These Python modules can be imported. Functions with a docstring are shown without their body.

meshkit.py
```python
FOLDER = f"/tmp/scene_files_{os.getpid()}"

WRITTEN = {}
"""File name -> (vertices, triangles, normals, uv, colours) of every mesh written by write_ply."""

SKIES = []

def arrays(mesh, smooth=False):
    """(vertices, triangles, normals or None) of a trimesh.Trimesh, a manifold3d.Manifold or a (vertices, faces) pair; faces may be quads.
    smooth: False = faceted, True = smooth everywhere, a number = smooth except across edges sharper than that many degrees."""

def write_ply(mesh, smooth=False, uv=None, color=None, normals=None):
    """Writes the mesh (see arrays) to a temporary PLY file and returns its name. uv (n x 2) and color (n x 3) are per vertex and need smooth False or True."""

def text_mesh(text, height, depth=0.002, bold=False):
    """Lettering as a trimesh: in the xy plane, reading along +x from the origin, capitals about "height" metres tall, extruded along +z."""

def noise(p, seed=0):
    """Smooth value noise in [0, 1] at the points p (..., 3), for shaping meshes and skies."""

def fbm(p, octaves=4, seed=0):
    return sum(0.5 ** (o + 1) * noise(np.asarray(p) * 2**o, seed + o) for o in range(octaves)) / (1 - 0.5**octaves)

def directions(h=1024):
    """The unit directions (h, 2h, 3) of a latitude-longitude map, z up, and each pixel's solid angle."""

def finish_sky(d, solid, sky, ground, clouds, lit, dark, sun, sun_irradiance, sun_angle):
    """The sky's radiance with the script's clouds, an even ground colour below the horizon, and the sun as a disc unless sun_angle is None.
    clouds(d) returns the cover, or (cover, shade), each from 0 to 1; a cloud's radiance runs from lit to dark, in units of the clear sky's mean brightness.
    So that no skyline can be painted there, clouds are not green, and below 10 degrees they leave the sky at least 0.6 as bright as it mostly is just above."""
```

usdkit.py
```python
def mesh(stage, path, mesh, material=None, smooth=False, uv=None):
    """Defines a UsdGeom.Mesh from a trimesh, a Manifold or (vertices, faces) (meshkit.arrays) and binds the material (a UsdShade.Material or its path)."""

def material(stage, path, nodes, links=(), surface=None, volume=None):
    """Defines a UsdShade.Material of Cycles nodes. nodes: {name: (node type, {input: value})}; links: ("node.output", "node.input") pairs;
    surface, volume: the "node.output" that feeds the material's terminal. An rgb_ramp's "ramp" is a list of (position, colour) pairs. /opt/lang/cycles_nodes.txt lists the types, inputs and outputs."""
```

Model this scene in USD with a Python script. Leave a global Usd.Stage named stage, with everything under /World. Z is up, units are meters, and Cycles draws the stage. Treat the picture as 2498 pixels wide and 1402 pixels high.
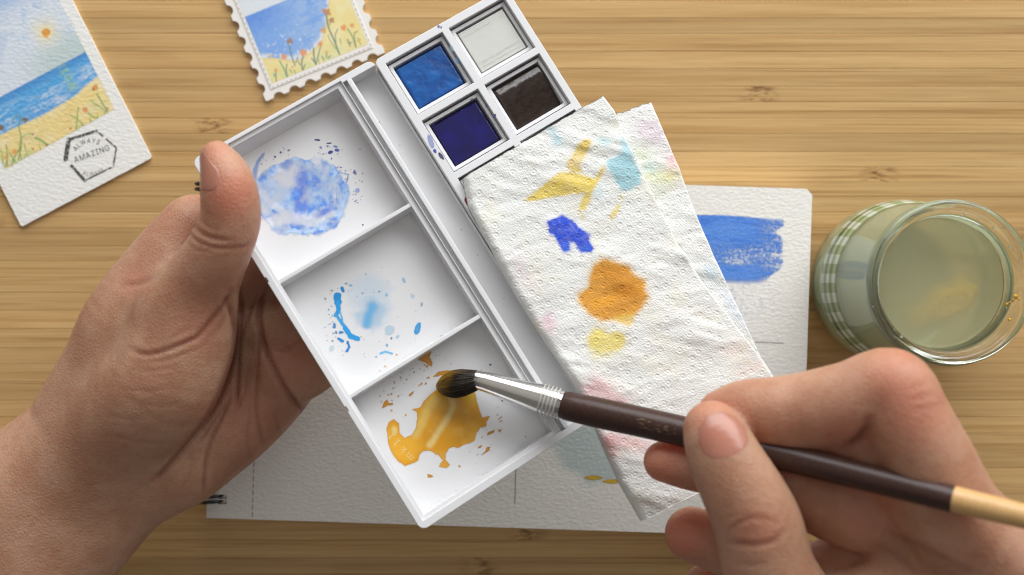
import math, random
import numpy as np, trimesh, manifold3d as m3, shapely, shapely.geometry as sg, shapely.affinity as sa
import usdkit, meshkit
from pxr import Usd, UsdGeom, UsdLux, UsdShade, Sdf, Gf, Vt

rng = np.random.default_rng(7)
random.seed(7)
stage = Usd.Stage.CreateInMemory()
UsdGeom.SetStageUpAxis(stage, 'Z'); UsdGeom.SetStageMetersPerUnit(stage, 1.0)
UsdGeom.Xform.Define(stage, '/World'); UsdGeom.Scope.Define(stage, '/World/Looks')

# ------------------------------------------------------------------ camera and lamps
CX, CY, H, F = 1249.0, 701.0, 400.0, 2800.0        # the camera hangs 400 mm above the table and looks straight down
cam = UsdGeom.Camera.Define(stage, '/World/camera')
cam.CreateHorizontalApertureAttr(36.0); cam.CreateFocalLengthAttr(36.0 * F / 2498.0)
cam.CreateFStopAttr(8.0); cam.CreateFocusDistanceAttr(0.352)
cam.CreateClippingRangeAttr(Gf.Vec2f(0.01, 50)); cam.CreateExposureAttr(0.16)
cam.AddTranslateOp().Set(Gf.Vec3d(0, 0, H / 1000))

def rect_light(name, pos, target, w, h, inten, col):
    l = UsdLux.RectLight.Define(stage, '/World/' + name)
    l.CreateWidthAttr(w); l.CreateHeightAttr(h); l.CreateIntensityAttr(inten); l.CreateColorAttr(Gf.Vec3f(*col))
    z = np.array(pos, float) - np.array(target, float); z /= np.linalg.norm(z)
    x = np.cross([0, 0, 1], z); x = x / np.linalg.norm(x) if np.linalg.norm(x) > 1e-6 else np.array([1., 0, 0]); y = np.cross(z, x)
    l.AddTransformOp().Set(Gf.Matrix4d(*x, 0, *y, 0, *z, 0, *pos, 1))
rect_light('window_light', (0.26, 1.0, 0.46), (0, 0, 0.02), 1.7, 0.86, 5.6, (0.97, 0.985, 1.0))
rect_light('ceiling_light', (-0.2, 0.35, 2.1), (-0.2, 0.349, 0), 2.6, 2.0, 0.30, (1.0, 0.985, 0.97))
dome = UsdLux.DomeLight.Define(stage, '/World/room_ambience'); dome.CreateIntensityAttr(0.05); dome.CreateColorAttr(Gf.Vec3f(1.0, 0.96, 0.92))

# ------------------------------------------------------------------ helpers
def S(z): return F / (H - z)                          # picture pixels (of 2498) per millimetre at height z
def W(px, py, z):
    px, py, z = np.broadcast_arrays(np.asarray(px, float), np.asarray(py, float), np.asarray(z, float))
    return np.stack([(px - CX) / S(z), (CY - py) / S(z), z], -1)
def lin(*c):
    c = np.asarray(c if len(c) > 1 else c[0], float) / 255.0
    return np.where(c <= 0.04045, c / 12.92, ((c + 0.055) / 1.055) ** 2.4)
def sm(a, b, x): t = np.clip((x - a) / (b - a), 0, 1); return t * t * (3 - 2 * t)
def nz(X, Y, scale, seed=0, oct=3): return meshkit.fbm(np.stack([np.asarray(X) / scale, np.asarray(Y) / scale, np.zeros_like(X) + 0.37], -1), oct, seed)
def dpl(X, Y, pts):                                  # distance to a polyline
    d = np.full(np.shape(X), 1e9)
    for (x0, y0), (x1, y1) in zip(pts[:-1], pts[1:]):
        dx, dy = x1 - x0, y1 - y0
        t = np.clip(((X - x0) * dx + (Y - y0) * dy) / (dx * dx + dy * dy + 1e-12), 0, 1)
        d = np.minimum(d, np.hypot(X - x0 - t * dx, Y - y0 - t * dy))
    return d
def sdpoly(X, Y, pts):                               # signed distance to a polygon, negative inside
    pts = list(pts); d = dpl(X, Y, pts + [pts[0]]); ins = np.zeros(np.shape(X), bool)
    for (x0, y0), (x1, y1) in zip(pts, pts[1:] + pts[:1]):
        c = ((y0 > Y) != (y1 > Y)) & (X < (x1 - x0) * (Y - y0) / ((y1 - y0) if y1 != y0 else 1e-9) + x0); ins ^= c
    return np.where(ins, -d, d)
def blend(C, col, a): return C * (1 - a[..., None]) + np.asarray(col) * a[..., None]
def over(C, A, col, a):                              # paint col with cover a over (C, A)
    A2 = a + A * (1 - a); w = np.where(A2 > 1e-6, a / np.maximum(A2, 1e-6), 0)
    return blend(C, col, w), A2

_used, _base = {}, {}
def numbered(parent, name):
    k = _used.get((parent, name), 0); _used[(parent, name)] = k + 1
    return f'{parent}/{name}' + (f'_{k:03d}' if k else '')
def tag(prim, label=None, category=None, group=None, kind=None):
    for k, v in dict(label=label, category=category, group=group, kind=kind).items():
        if v: prim.SetCustomDataByKey(k, v)
def thing(name, base, label=None, category=None, group=None, kind=None):
    path = numbered('/World', name); x = UsdGeom.Xform.Define(stage, path)
    x.AddTranslateOp().Set(Gf.Vec3d(*(np.array(base, float) / 1000))); _base[path] = np.array(base, float)
    tag(x.GetPrim(), label, category, group, kind); return path
def V(mesh):
    if hasattr(mesh, 'to_mesh'):
        m = mesh.to_mesh(); return np.array(m.vert_properties[:, :3], float), np.array(m.tri_verts, int)
    if isinstance(mesh, tuple):
        v, f = np.asarray(mesh[0], float), np.asarray(mesh[1], int)
        return v, (np.vstack([f[:, [0, 1, 2]], f[:, [0, 2, 3]]]) if f.shape[1] == 4 else f)
    return np.array(mesh.vertices, float), np.array(mesh.faces, int)
def part(parent, name, mesh, mat, smooth=False, prim=None, label=None, kind=None):
    """A mesh in world millimetres as a child of parent; prim: {primvar name: values per vertex} (needs smooth False or True)."""
    v, f = V(mesh); b = next(_base[p] for p in (parent, parent.rsplit('/', 1)[0]) if p in _base)
    path = numbered(parent, name)
    m = usdkit.mesh(stage, path, (((v - b) / 1000), f), mat, smooth)
    for k, a in (prim or {}).items():
        a = np.asarray(a, np.float32)
        if a.ndim == 2: UsdGeom.PrimvarsAPI(m).CreatePrimvar(k, Sdf.ValueTypeNames.Color3fArray, 'vertex').Set(Vt.Vec3fArray.FromNumpy(np.ascontiguousarray(a)))
        else: UsdGeom.PrimvarsAPI(m).CreatePrimvar(k, Sdf.ValueTypeNames.FloatArray, 'vertex').Set(Vt.FloatArray.FromNumpy(a))
    tag(m.GetPrim(), label, None, None, kind); return path
def solo(name, mesh, mat, label, category, smooth=False, prim=None, group=None, kind=None):
    v, f = V(mesh); b = np.array([*(v.min(0)[:2] + v.max(0)[:2]) / 2, v[:, 2].min()])
    _base['/World'] = b; path = part('/World', name, (v, f), mat, smooth, prim)
    UsdGeom.Xformable(stage.GetPrimAtPath(path)).AddTranslateOp().Set(Gf.Vec3d(*(b / 1000)))
    tag(stage.GetPrimAtPath(path), label, category, group, kind); return path

def cat(ms):
    vs, fs, n = [], [], 0
    for m in ms:
        v, f = V(m); vs.append(v); fs.append(f + n); n += len(v)
    return np.vstack(vs), np.vstack(fs)
def grid_faces(n, m, keep=None):
    i = np.arange(n * m).reshape(n, m)
    q = np.stack([i[:-1, :-1], i[1:, :-1], i[1:, 1:], i[:-1, 1:]], -1)
    if keep is not None:
        k = keep.reshape(n, m); q = q[k[:-1, :-1] | k[1:, :-1] | k[1:, 1:] | k[:-1, 1:]]
    return q.reshape(-1, 4)
def compact(v, f, *attrs):
    u, inv = np.unique(f, return_inverse=True); return (v[u], inv.reshape(f.shape), *[a[u] for a in attrs])
def decal(parent, name, P, C, A, mat, label=None, flip=False):
    """A thin film of paint or ink: grid of points P (n, m, 3), colours and cover; squares without paint are left out."""
    n, m = P.shape[:2]; f = grid_faces(n, m, A.ravel() > 0.015)
    if flip: f = f[:, ::-1]
    v, f, C, A = compact(P.reshape(-1, 3), f, C.reshape(-1, 3), A.ravel())
    return part(parent, name, (v, f), mat, True, {'paint': np.clip(C, 0, 1), 'cover': np.clip(A, 0, 1)}, label)
def box(x0, x1, y0, y1, z0, z1): return m3.Manifold.cube([x1 - x0, y1 - y0, z1 - z0]).translate([x0, y0, z0])
def hull(pts): return m3.Manifold.hull_points(np.asarray(pts, float))
def tube(pts, r, n=10, cap=True):
    pts = np.asarray(pts, float); r = np.broadcast_to(np.asarray(r, float), len(pts))
    t = np.gradient(pts, axis=0); t /= np.linalg.norm(t, axis=1, keepdims=True)
    a = np.array([0, 0, 1.]) if abs(t[0, 2]) < .9 else np.array([1., 0, 0]); u = np.cross(t, a); u /= np.linalg.norm(u, axis=1, keepdims=True); w = np.cross(t, u)
    th = np.arange(n) / n * 2 * np.pi
    v = (pts[:, None] + r[:, None, None] * (np.cos(th)[None, :, None] * u[:, None] + np.sin(th)[None, :, None] * w[:, None])).reshape(-1, 3)
    f = [(i * n + j, i * n + (j + 1) % n, (i + 1) * n + (j + 1) % n, (i + 1) * n + j) for i in range(len(pts) - 1) for j in range(n)]
    f = np.array(f); f = np.vstack([f[:, [0, 2, 1]], f[:, [0, 3, 2]]])
    if cap:
        k = len(v); v = np.vstack([v, pts[0], pts[-1]]); L = (len(pts) - 1) * n
        f = np.vstack([f, [(k, (j) % n, (j + 1) % n) for j in range(n)], [(k + 1, L + (j + 1) % n, L + j) for j in range(n)]])
    return v, f
def lathe(prof, c, n=96):
    prof = np.asarray(prof, float); th = np.arange(n) / n * 2 * np.pi; k = len(prof)
    v = np.stack([c[0] + prof[:, 0, None] * np.cos(th), c[1] + prof[:, 0, None] * np.sin(th), np.broadcast_to(prof[:, 1, None], (k, n))], -1).reshape(-1, 3)
    i, j = np.meshgrid(np.arange(k - 1), np.arange(n), indexing='ij'); a = i * n + j; b = i * n + (j + 1) % n
    q = np.stack([a, b, b + n, a + n], -1).reshape(-1, 4)
    return v, np.vstack([q[:, [0, 1, 2]], q[:, [0, 2, 3]]])
def catmull(p, per=8):
    p = np.asarray(p, float); q = np.vstack([2 * p[0] - p[1], p, 2 * p[-1] - p[-2]]); out = []
    for i in range(len(p) - 1):
        a, b, c, d = q[i:i + 4]; t = np.arange(per)[:, None] / per
        out.append(.5 * (2 * b + (c - a) * t + (2 * a - 5 * b + 4 * c - d) * t ** 2 + (3 * b - a - 3 * c + d) * t ** 3))
    return np.vstack(out + [p[-1:]])

# ------------------------------------------------------------------ materials
def mat(name, nodes, links, surface='p.BSDF', volume=None): return usdkit.material(stage, '/World/Looks/' + name, nodes, links, surface=surface, volume=volume)
def plain(name, col, rough=.4, **kw):
    bev = kw.pop('bevel', 0); nodes = {'p': ('principled_bsdf', {'base_color': tuple(col), 'roughness': rough, **kw})}; links = []
    if bev: nodes['b'] = ('bevel', {'radius': bev / 1000, 'samples': 6}); links = [('b.bevel', 'p.normal')]
    return mat(name, nodes, links)
def painted(name, rough, bump=None, alpha=True, spec=.5, **kw):
    """Colour from the mesh's primvar paint, cover from its primvar cover."""
    nodes = {'c': ('attribute', {'attribute': 'paint'}), 'p': ('principled_bsdf', {'roughness': rough, 'specular_ior_level': spec, **kw})}
    links = [('c.color', 'p.base_color')]; surf = 'p.BSDF'
    if bump: add_bump(nodes, links, *bump)
    if alpha:
        nodes.update(a=('attribute', {'attribute': 'cover'}), t=('transparent_bsdf', {}), x=('mix_closure', {}))
        links += [('a.fac', 'x.fac'), ('t.BSDF', 'x.closure1'), ('p.BSDF', 'x.closure2')]; surf = 'x.closure'
    return mat(name, nodes, links, surf)
def add_bump(nodes, links, scale, strength, dist, detail=3.0, stretch=(1, 1, 1)):
    nodes.update(g=('geometry', {}), mp=('mapping', {'scale': stretch}), nt=('noise_texture', {'scale': float(scale), 'detail': detail, 'roughness': .55}), bp=('bump', {'strength': strength, 'distance': dist}))
    links += [('g.position', 'mp.vector'), ('mp.vector', 'nt.vector'), ('nt.fac', 'bp.height'), ('bp.normal', 'p.normal')]
PAPER = (650, .36, .0006, 2.5, (1, 1.6, 1))
def paper(name, col):
    nodes = {'p': ('principled_bsdf', {'base_color': tuple(col), 'roughness': .9, 'specular_ior_level': .15})}; links = []
    add_bump(nodes, links, *PAPER); return mat(name, nodes, links)
M_paper = paper('watercolour_paper', lin(233, 232, 227))
M_page = paper('sketchbook_paper', lin(236, 234, 228))
M_stampcard = plain('card_stock', lin(232, 229, 224), .85, specular_ior_level=.2, bevel=.25)
M_plastic = plain('white_plastic', lin(220, 220, 221), .18, bevel=.35)
M_cup = plain('pan_plastic', lin(222, 221, 222), .3, bevel=.25)
M_print = painted('watercolour_paint', .85, PAPER, spec=.15)
M_print_fine = painted('watercolour_print', .8, (1500, .2, .0003, 2.0), spec=.2)
M_ink = painted('stamp_ink', .9, PAPER, spec=.1)
M_wet = painted('wet_paint', .22, None, spec=.4)
M_skinlike = None

# bamboo strips: primvar grain = (tone, first node x, second node x) in metres
nodes = {'a': ('attribute', {'attribute': 'grain'}), 'sp': ('separate_xyz', {}), 'g': ('geometry', {}), 'gx': ('separate_xyz', {}),
 'off': ('vector_math', {'math_type': 'scale', 'scale': 13.0}), 'add': ('vector_math', {'math_type': 'add'}),
 'm1': ('mapping', {'scale': (8.0, 420.0, 1.0)}), 'n1': ('noise_texture', {'scale': 1.0, 'detail': 4.0, 'roughness': .6, 'distortion': .25}),
 'm2': ('mapping', {'scale': (34.0, 2100.0, 1.0)}), 'n2': ('noise_texture', {'scale': 1.0, 'detail': 3.0, 'roughness': .65}),
 'm3': ('mapping', {'scale': (14.0, 200.0, 1.0)}), 'n3': ('noise_texture', {'scale': 1.0, 'detail': 2.0, 'roughness': .5, 'distortion': .6}),
 'm5': ('mapping', {'scale': (6.0, 640.0, 1.0)}), 'n5': ('noise_texture', {'scale': 1.0, 'detail': 3.0, 'roughness': .6, 'distortion': .4}), 'rl': ('rgb_ramp', {'ramp': [(.60, (1, 1, 1)), (.70, (.68, .58, .46))]}), 'x5': ('mix', {'mix_type': 'multiply', 'fac': .9}),
 'r1': ('rgb_ramp', {'ramp': [(.25, lin(179, 138, 84)), (.45, lin(197, 159, 104)), (.6, lin(205, 168, 113)), (.8, lin(213, 179, 126))]}),
 'rf': ('rgb_ramp', {'ramp': [(.30, (.80,) * 3), (.5, (.98,) * 3), (.75, (1.04,) * 3)]}),
 'rs': ('rgb_ramp', {'ramp': [(.60, (1, 1, 1)), (.76, (.86, .80, .72))]}),
 'x1': ('mix', {'mix_type': 'multiply', 'fac': .75}), 'x2': ('mix', {'mix_type': 'multiply', 'fac': 1.0}),
 'tn': ('map_range', {'from_min': 0.0, 'from_max': 1.0, 'to_min': .84, 'to_max': 1.06}), 'x3': ('mix', {'mix_type': 'multiply', 'fac': 1.0}),
 'x4': ('mix', {'mix_type': 'multiply', 'fac': 1.0}),
 'm4': ('mapping', {'scale': (190.0, 700.0, 1.0)}), 'n4': ('noise_texture', {'scale': 1.0, 'detail': 3.0, 'roughness': .7}),
 'p': ('principled_bsdf', {'roughness': .42, 'specular_ior_level': .35}), 'bp': ('bump', {'strength': .25, 'distance': .0003})}
links = [('a.color', 'sp.vector'), ('g.position', 'gx.vector'), ('a.vector', 'off.vector1'), ('g.position', 'add.vector1'), ('off.vector', 'add.vector2')]
for k in '12345':
    links += [('add.vector', f'm{k}.vector'), (f'm{k}.vector', f'n{k}.vector')]
links += [('n1.fac', 'r1.fac'), ('n2.fac', 'rf.fac'), ('n3.fac', 'rs.fac'), ('r1.color', 'x1.color1'), ('rf.color', 'x1.color2'), ('x1.color', 'x5.color1'), ('n5.fac', 'rl.fac'), ('rl.color', 'x5.color2'), ('x5.color', 'x2.color1'), ('rs.color', 'x2.color2'),
 ('sp.x', 'tn.value'), ('x2.color', 'x3.color1'), ('tn.result', 'x3.color2')]
for i, c in enumerate('yz'):                           # the dark node marks across a strip
    nodes.update({f's{i}': ('math', {'math_type': 'subtract'}), f'q{i}': ('math', {'math_type': 'absolute'}), f'h{i}': ('map_range', {'range_type': 'smoothstep', 'from_min': .0090, 'from_max': .0005, 'to_min': 0.0, 'to_max': 1.0, 'clamp': True})})
    links += [('gx.x', f's{i}.value1'), (f'sp.{c}', f's{i}.value2'), (f's{i}.value', f'q{i}.value1'), (f'q{i}.value', f'h{i}.value')]
nodes.update(hs=('math', {'math_type': 'maximum'}), hn=('map_range', {'from_min': .44, 'from_max': .62, 'to_min': 0.0, 'to_max': 1.0, 'clamp': True}), hm=('math', {'math_type': 'multiply'}))
nodes['x4'] = ('mix', {'mix_type': 'mix', 'color2': tuple(lin(124, 84, 44))})
links += [('h0.result', 'hs.value1'), ('h1.result', 'hs.value2'), ('n4.fac', 'hn.value'), ('hs.value', 'hm.value1'), ('hn.result', 'hm.value2'), ('hm.value', 'x4.fac'), ('x3.color', 'x4.color1'),
 ('x4.color', 'p.base_color'), ('n2.fac', 'bp.height'), ('bp.normal', 'p.normal')]
M_bamboo = mat('bamboo', nodes, links)

# ------------------------------------------------------------------ table: bamboo strips lying side by side
T = thing('table', (0, 0, -12), 'pale bamboo table top glued up from narrow strips, under everything', 'table', kind='structure')
y, k = -118.0, 0
while y < 118:
    hgt = rng.uniform(5.0, 6.6); x0 = -225 - rng.uniform(0, 20); top = rng.uniform(-.03, .03)
    bv = .14
    def strip_mesh(xa, xb):
        o = [(xa, y, -12), (xb, y, -12), (xb, y + hgt, -12), (xa, y + hgt, -12), (xa, y, top - bv), (xb, y, top - bv), (xb, y + hgt, top - bv), (xa, y + hgt, top - bv),
             (xa + bv, y + bv, top), (xb - bv, y + bv, top), (xb - bv, y + hgt - bv, top), (xa + bv, y + hgt - bv, top)]
        f = [(3, 2, 1, 0)] + [(a, (a + 1) % 4, 4 + (a + 1) % 4, 4 + a) for a in range(4)] + [(4 + a, 4 + (a + 1) % 4, 8 + (a + 1) % 4, 8 + a) for a in range(4)] + [(8, 9, 10, 11)]
        return np.array(o, float), np.array(f)
    n1 = rng.uniform(-.2, .18) if rng.random() < .62 else 5.0; n2 = n1 + rng.uniform(.17, .4) * rng.choice([-1, 1])
    g = np.tile([rng.uniform(0, 1), n1, n2], (12, 1))
    part(T, 'strip', strip_mesh(x0, 225 + rng.uniform(0, 20)), M_bamboo, False, {'grain': g})
    y += hgt + .02; k += 1

# ------------------------------------------------------------------ sketchbook
zp = 12.0
def P8(px, py, dz=0): return W(px, py, zp + dz)
q = P8(np.array([505., 1975, 1953, 537]), np.array([1263., 452, 1305, 410]))
A0, = [np.array([503., 1263.])]
ex = np.array([1., .0325]); ex /= np.hypot(*ex); ey = np.array([ex[1], -ex[0]])          # along the bottom edge, and up the left edge, in pixels
wpx, hpx = 1452.0, 850.0
def bk(a, b): return A0 + ex * a + ey * b * 1.0
SB = thing('sketchbook', (*W(*bk(wpx / 2, hpx / 2), 0)[:2], 0), 'open white spiral sketchbook with a blue swatch, under the palette and paper towel', 'sketchbook')
def book_poly(grow=0, ch=14):
    return [bk(-grow, -grow), bk(wpx + grow, -grow), bk(wpx + grow, hpx + grow - ch), bk(wpx + grow - ch, hpx + grow), bk(-grow, hpx + grow)]
def slab(pts, z0, z1, zref=None):
    p = W(*np.array(pts).T, zref if zref is not None else z1)[:, :2]; cs = m3.CrossSection([p[::-1] if sg.Polygon(p).exterior.is_ccw is False else p])
    return m3.Manifold.extrude(cs, z1 - z0).translate([0, 0, z0])
ring_b = [hpx * t for t in (50 / 850,)] + [hpx - 32]
nr = 17
ring_b = np.linspace(46, hpx - 40, nr)
page = slab(book_poly(), 1.3, zp)
holes = []
for b in ring_b:
    for d in (-6.5, 6.5):
        c = W(*bk(38, b + d), zp); holes.append(box(c[0] - 1.6, c[0] + 1.5, c[1] - .75, c[1] + .75, zp - 1.6, zp + 1))
page = page - m3.Manifold.batch_boolean(holes, m3.OpType.Add)
part(SB, 'page_block', page, M_page)
part(SB, 'back_cover', slab(book_poly(4), .05, 1.25, zp), plain('grey_board', lin(96, 92, 88), .8))
M_wire = plain('black_wire', (.012, .012, .013), .28)
for b in ring_b:
    loops = []
    for d in (-6.5, 6.5):
        c = W(*bk(-6, b + d), zp); th = np.linspace(-.12 * np.pi, 1.12 * np.pi, 26)
        th2 = np.linspace(0, 2 * np.pi, 40)
        loops.append(tube(np.stack([c[0] - .6 + 6.4 * np.cos(th2), np.full(40, c[1]) , zp - 3.0 + 4.9 * np.sin(th2)], -1), .55, 8, False))
    part(SB, 'binding_ring', cat(loops), M_wire, True)
# pencil lines, the perforation, the washes
def px_grid(x0, x1, y0, y1, step): return np.meshgrid(np.arange(x0, x1, step), np.arange(y0, y1, step), indexing='xy')
def flat_decal(parent, name, x0, x1, y0, y1, step, fn, z, m, label=None):
    X, Y = px_grid(x0, x1, y0, y1, step); C, A = fn(X, Y); return decal(parent, name, W(X, Y, z), C, A, m, label, flip=True)
def swatch(X, Y):
    blue, deep, pale = lin(96, 146, 226), lin(66, 120, 216), lin(150, 178, 230)
    st = nz(X * .12, Y, 9, 3, 4); fine = nz(X, Y, 3.2, 5, 3); big = nz(X * .35, Y, 22, 8, 3)
    top = 524 + 10 * sm(1740, 1910, X) + 3 * (fine - .5); bot = 690 - .00002 * (X - 1720) ** 2 + 16 * (nz(X * .4, Y * .1, 9, 12, 3) - .5)
    right = 1910 + 30 * (nz(X * .2, Y, 14, 14, 3) - .5) - 45 * sm(640, 700, Y) - 22 * sm(585, 560, Y) * sm(545, 575, Y)
    a = sm(top - 2, top + 3, Y) * (1 - sm(bot - 14, bot + 6, Y)) * (1 - sm(right - 5, right + 3, X))
    dry = sm(592, 606, Y) * (1 - sm(640, 652, Y))                                           # the dry-brushed band
    g = sm(.40, .60, fine * .6 + st * .4 + .05 + .12 * sm(1800, 1700, X)); a = a * (1 - dry * (1 - .15 - .75 * g))
    rgh = sm(1830, 1900, X) * sm(.62, .40, fine * .5 + st * .5); a = a * (1 - .7 * rgh)
    tail = sm(bot - 14, bot + 2, Y) * (1 - sm(745, 800, Y + 40 * (nz(X, Y, 30, 4) - .5))) * (1 - sm(1850, 1905, X)) * sm(.52, .66, nz(X, Y * .3, 4.5, 22, 3) * .6 + fine * .4) * .22
    C = np.broadcast_to(blue, X.shape + (3,)).copy(); C = blend(C, deep, .75 * sm(.45, .62, st * .6 + big * .4)); C = blend(C, pale, .55 * sm(.5, .7, big) * sm(1790, 1880, X) + .2 * sm(.5, .3, fine))
    return blend(C, pale, .5 * tail), np.clip(np.maximum(a * .97, tail), 0, 1)
flat_decal(SB, 'blue_swatch', 1640, 1925, 512, 800, 1.5, swatch, zp + .04, M_print)
def wash(X, Y):
    d = sdpoly(X, Y, [(1330, 1060), (1400, 1000), (1480, 1010), (1560, 1130), (1560, 1180), (1440, 1178), (1380, 1150)]) + 30 * (nz(X, Y, 40, 2) - .5)
    return np.broadcast_to(lin(188, 212, 214), X.shape + (3,)), .45 * sm(12, -25, d)
flat_decal(SB, 'pale_teal_wash', 1300, 1590, 980, 1210, 3, wash, zp + .03, M_print)
def ystroke(X, Y):
    d = np.minimum(np.hypot((X - 1447) / 22, (Y - 1165) / 5), np.hypot((X - 1497) / 26, (Y - 1174) / 5)) + .5 * (nz(X, Y, 9, 3) - .5)
    return blend(np.broadcast_to(lin(214, 180, 62), X.shape + (3,)), lin(200, 150, 40), sm(.7, 1, d)), .95 * sm(1.12, .9, d)
flat_decal(SB, 'yellow_mark', 1415, 1540, 1150, 1190, 1.5, ystroke, zp + .05, M_print)
def lines(X, Y):
    n = nz(X, Y, 4, 6); a = np.zeros(X.shape)
    for p in ([(1258, 1140), (1256, 1227)], [(1843, 834), (1910, 837)], [(1440, 1178), (1580, 1190)]): a = np.maximum(a, .55 * sm(2.0, .6, dpl(X, Y, p)) * (.5 + n))
    return np.broadcast_to(lin(120, 118, 116), X.shape + (3,)), a
flat_decal(SB, 'pencil_line', 1250, 1264, 1100, 1235, 1.0, lines, zp + .035, M_print)
flat_decal(SB, 'pencil_line', 1836, 1916, 828, 842, 1.0, lines, zp + .035, M_print)
pf = []
for b in np.arange(6, hpx - 4, 17.5):
    p = [W(*bk(112 + a, b + c), zp + .02) for a, c in ((-1.3, 0), (1.3, 0), (1.3, 12), (-1.3, 12))]
    pf.append((np.array(p), np.array([(0, 1, 2, 3)])))
part(SB, 'perforation', cat(pf), plain('perforation_shadow', lin(165, 160, 156), .9), kind='stuff')

# ------------------------------------------------------------------ postcard with the painted beach
zc = 1.1
c0 = np.array([52., 553.]); ea = np.array([.884, -.467]); eb = np.array([-.452, -.892])
def pc(a, b): return c0[0] + ea[0] * a + eb[0] * b, c0[1] + ea[1] * a + eb[1] * b
PC = thing('painted_card', (*W(*pc(180, 300), 0)[:2], 0), 'white instant photo style card with a painted beach, sun and wild flowers, hexagon stamp below', 'card')
edge = [pc(a, 2.0 * (nz(np.array([a * 1.]), np.array([0.]), 9, 3)[0] - .5)) for a in np.linspace(4, 356, 40)]
edge = [pc(0, 5)] + edge + [pc(360, 5)] + [pc(360 + 1.5 * (nz(np.array([b * 1.]), np.array([3.]), 12, 5)[0] - .5), b) for b in np.linspace(20, 640, 40)] + [pc(0, 640)] + [pc(2.5 * (nz(np.array([b * 1.]), np.array([7.]), 9, 8)[0] - .5), b) for b in np.linspace(620, 20, 50)]
part(PC, 'card', slab(edge, .05, zc), M_paper)
a_, b_ = np.meshgrid(np.arange(20, 340, 1.5), np.arange(136, 580, 1.5), indexing='xy')
Xc, Yc = pc(a_, b_)
def stems(C, X, Y, L, alpha=.8):
    for pts, wd, col in L:
        pts = catmull(pts, 6) if len(pts) > 2 else np.array(pts); C = blend(C, lin(col), alpha * sm(wd + .9, wd - .9, dpl(X, Y, [tuple(p) for p in pts])))
    return C
def dabs(C, X, Y, L, seed=0):
    for (x, y, r, col) in L:
        th = np.arctan2(Y - y, X - x); rr = r * (1 + .16 * np.sin(5 * th + x) + .12 * np.sin(3 * th + y)) + 4.0 * (nz(X, Y, 3.0, seed) - .5)
        C = blend(C, lin(col), .92 * sm(rr + 1.3, rr - 1.5, np.hypot(X - x, Y - y)))
    return C
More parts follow.
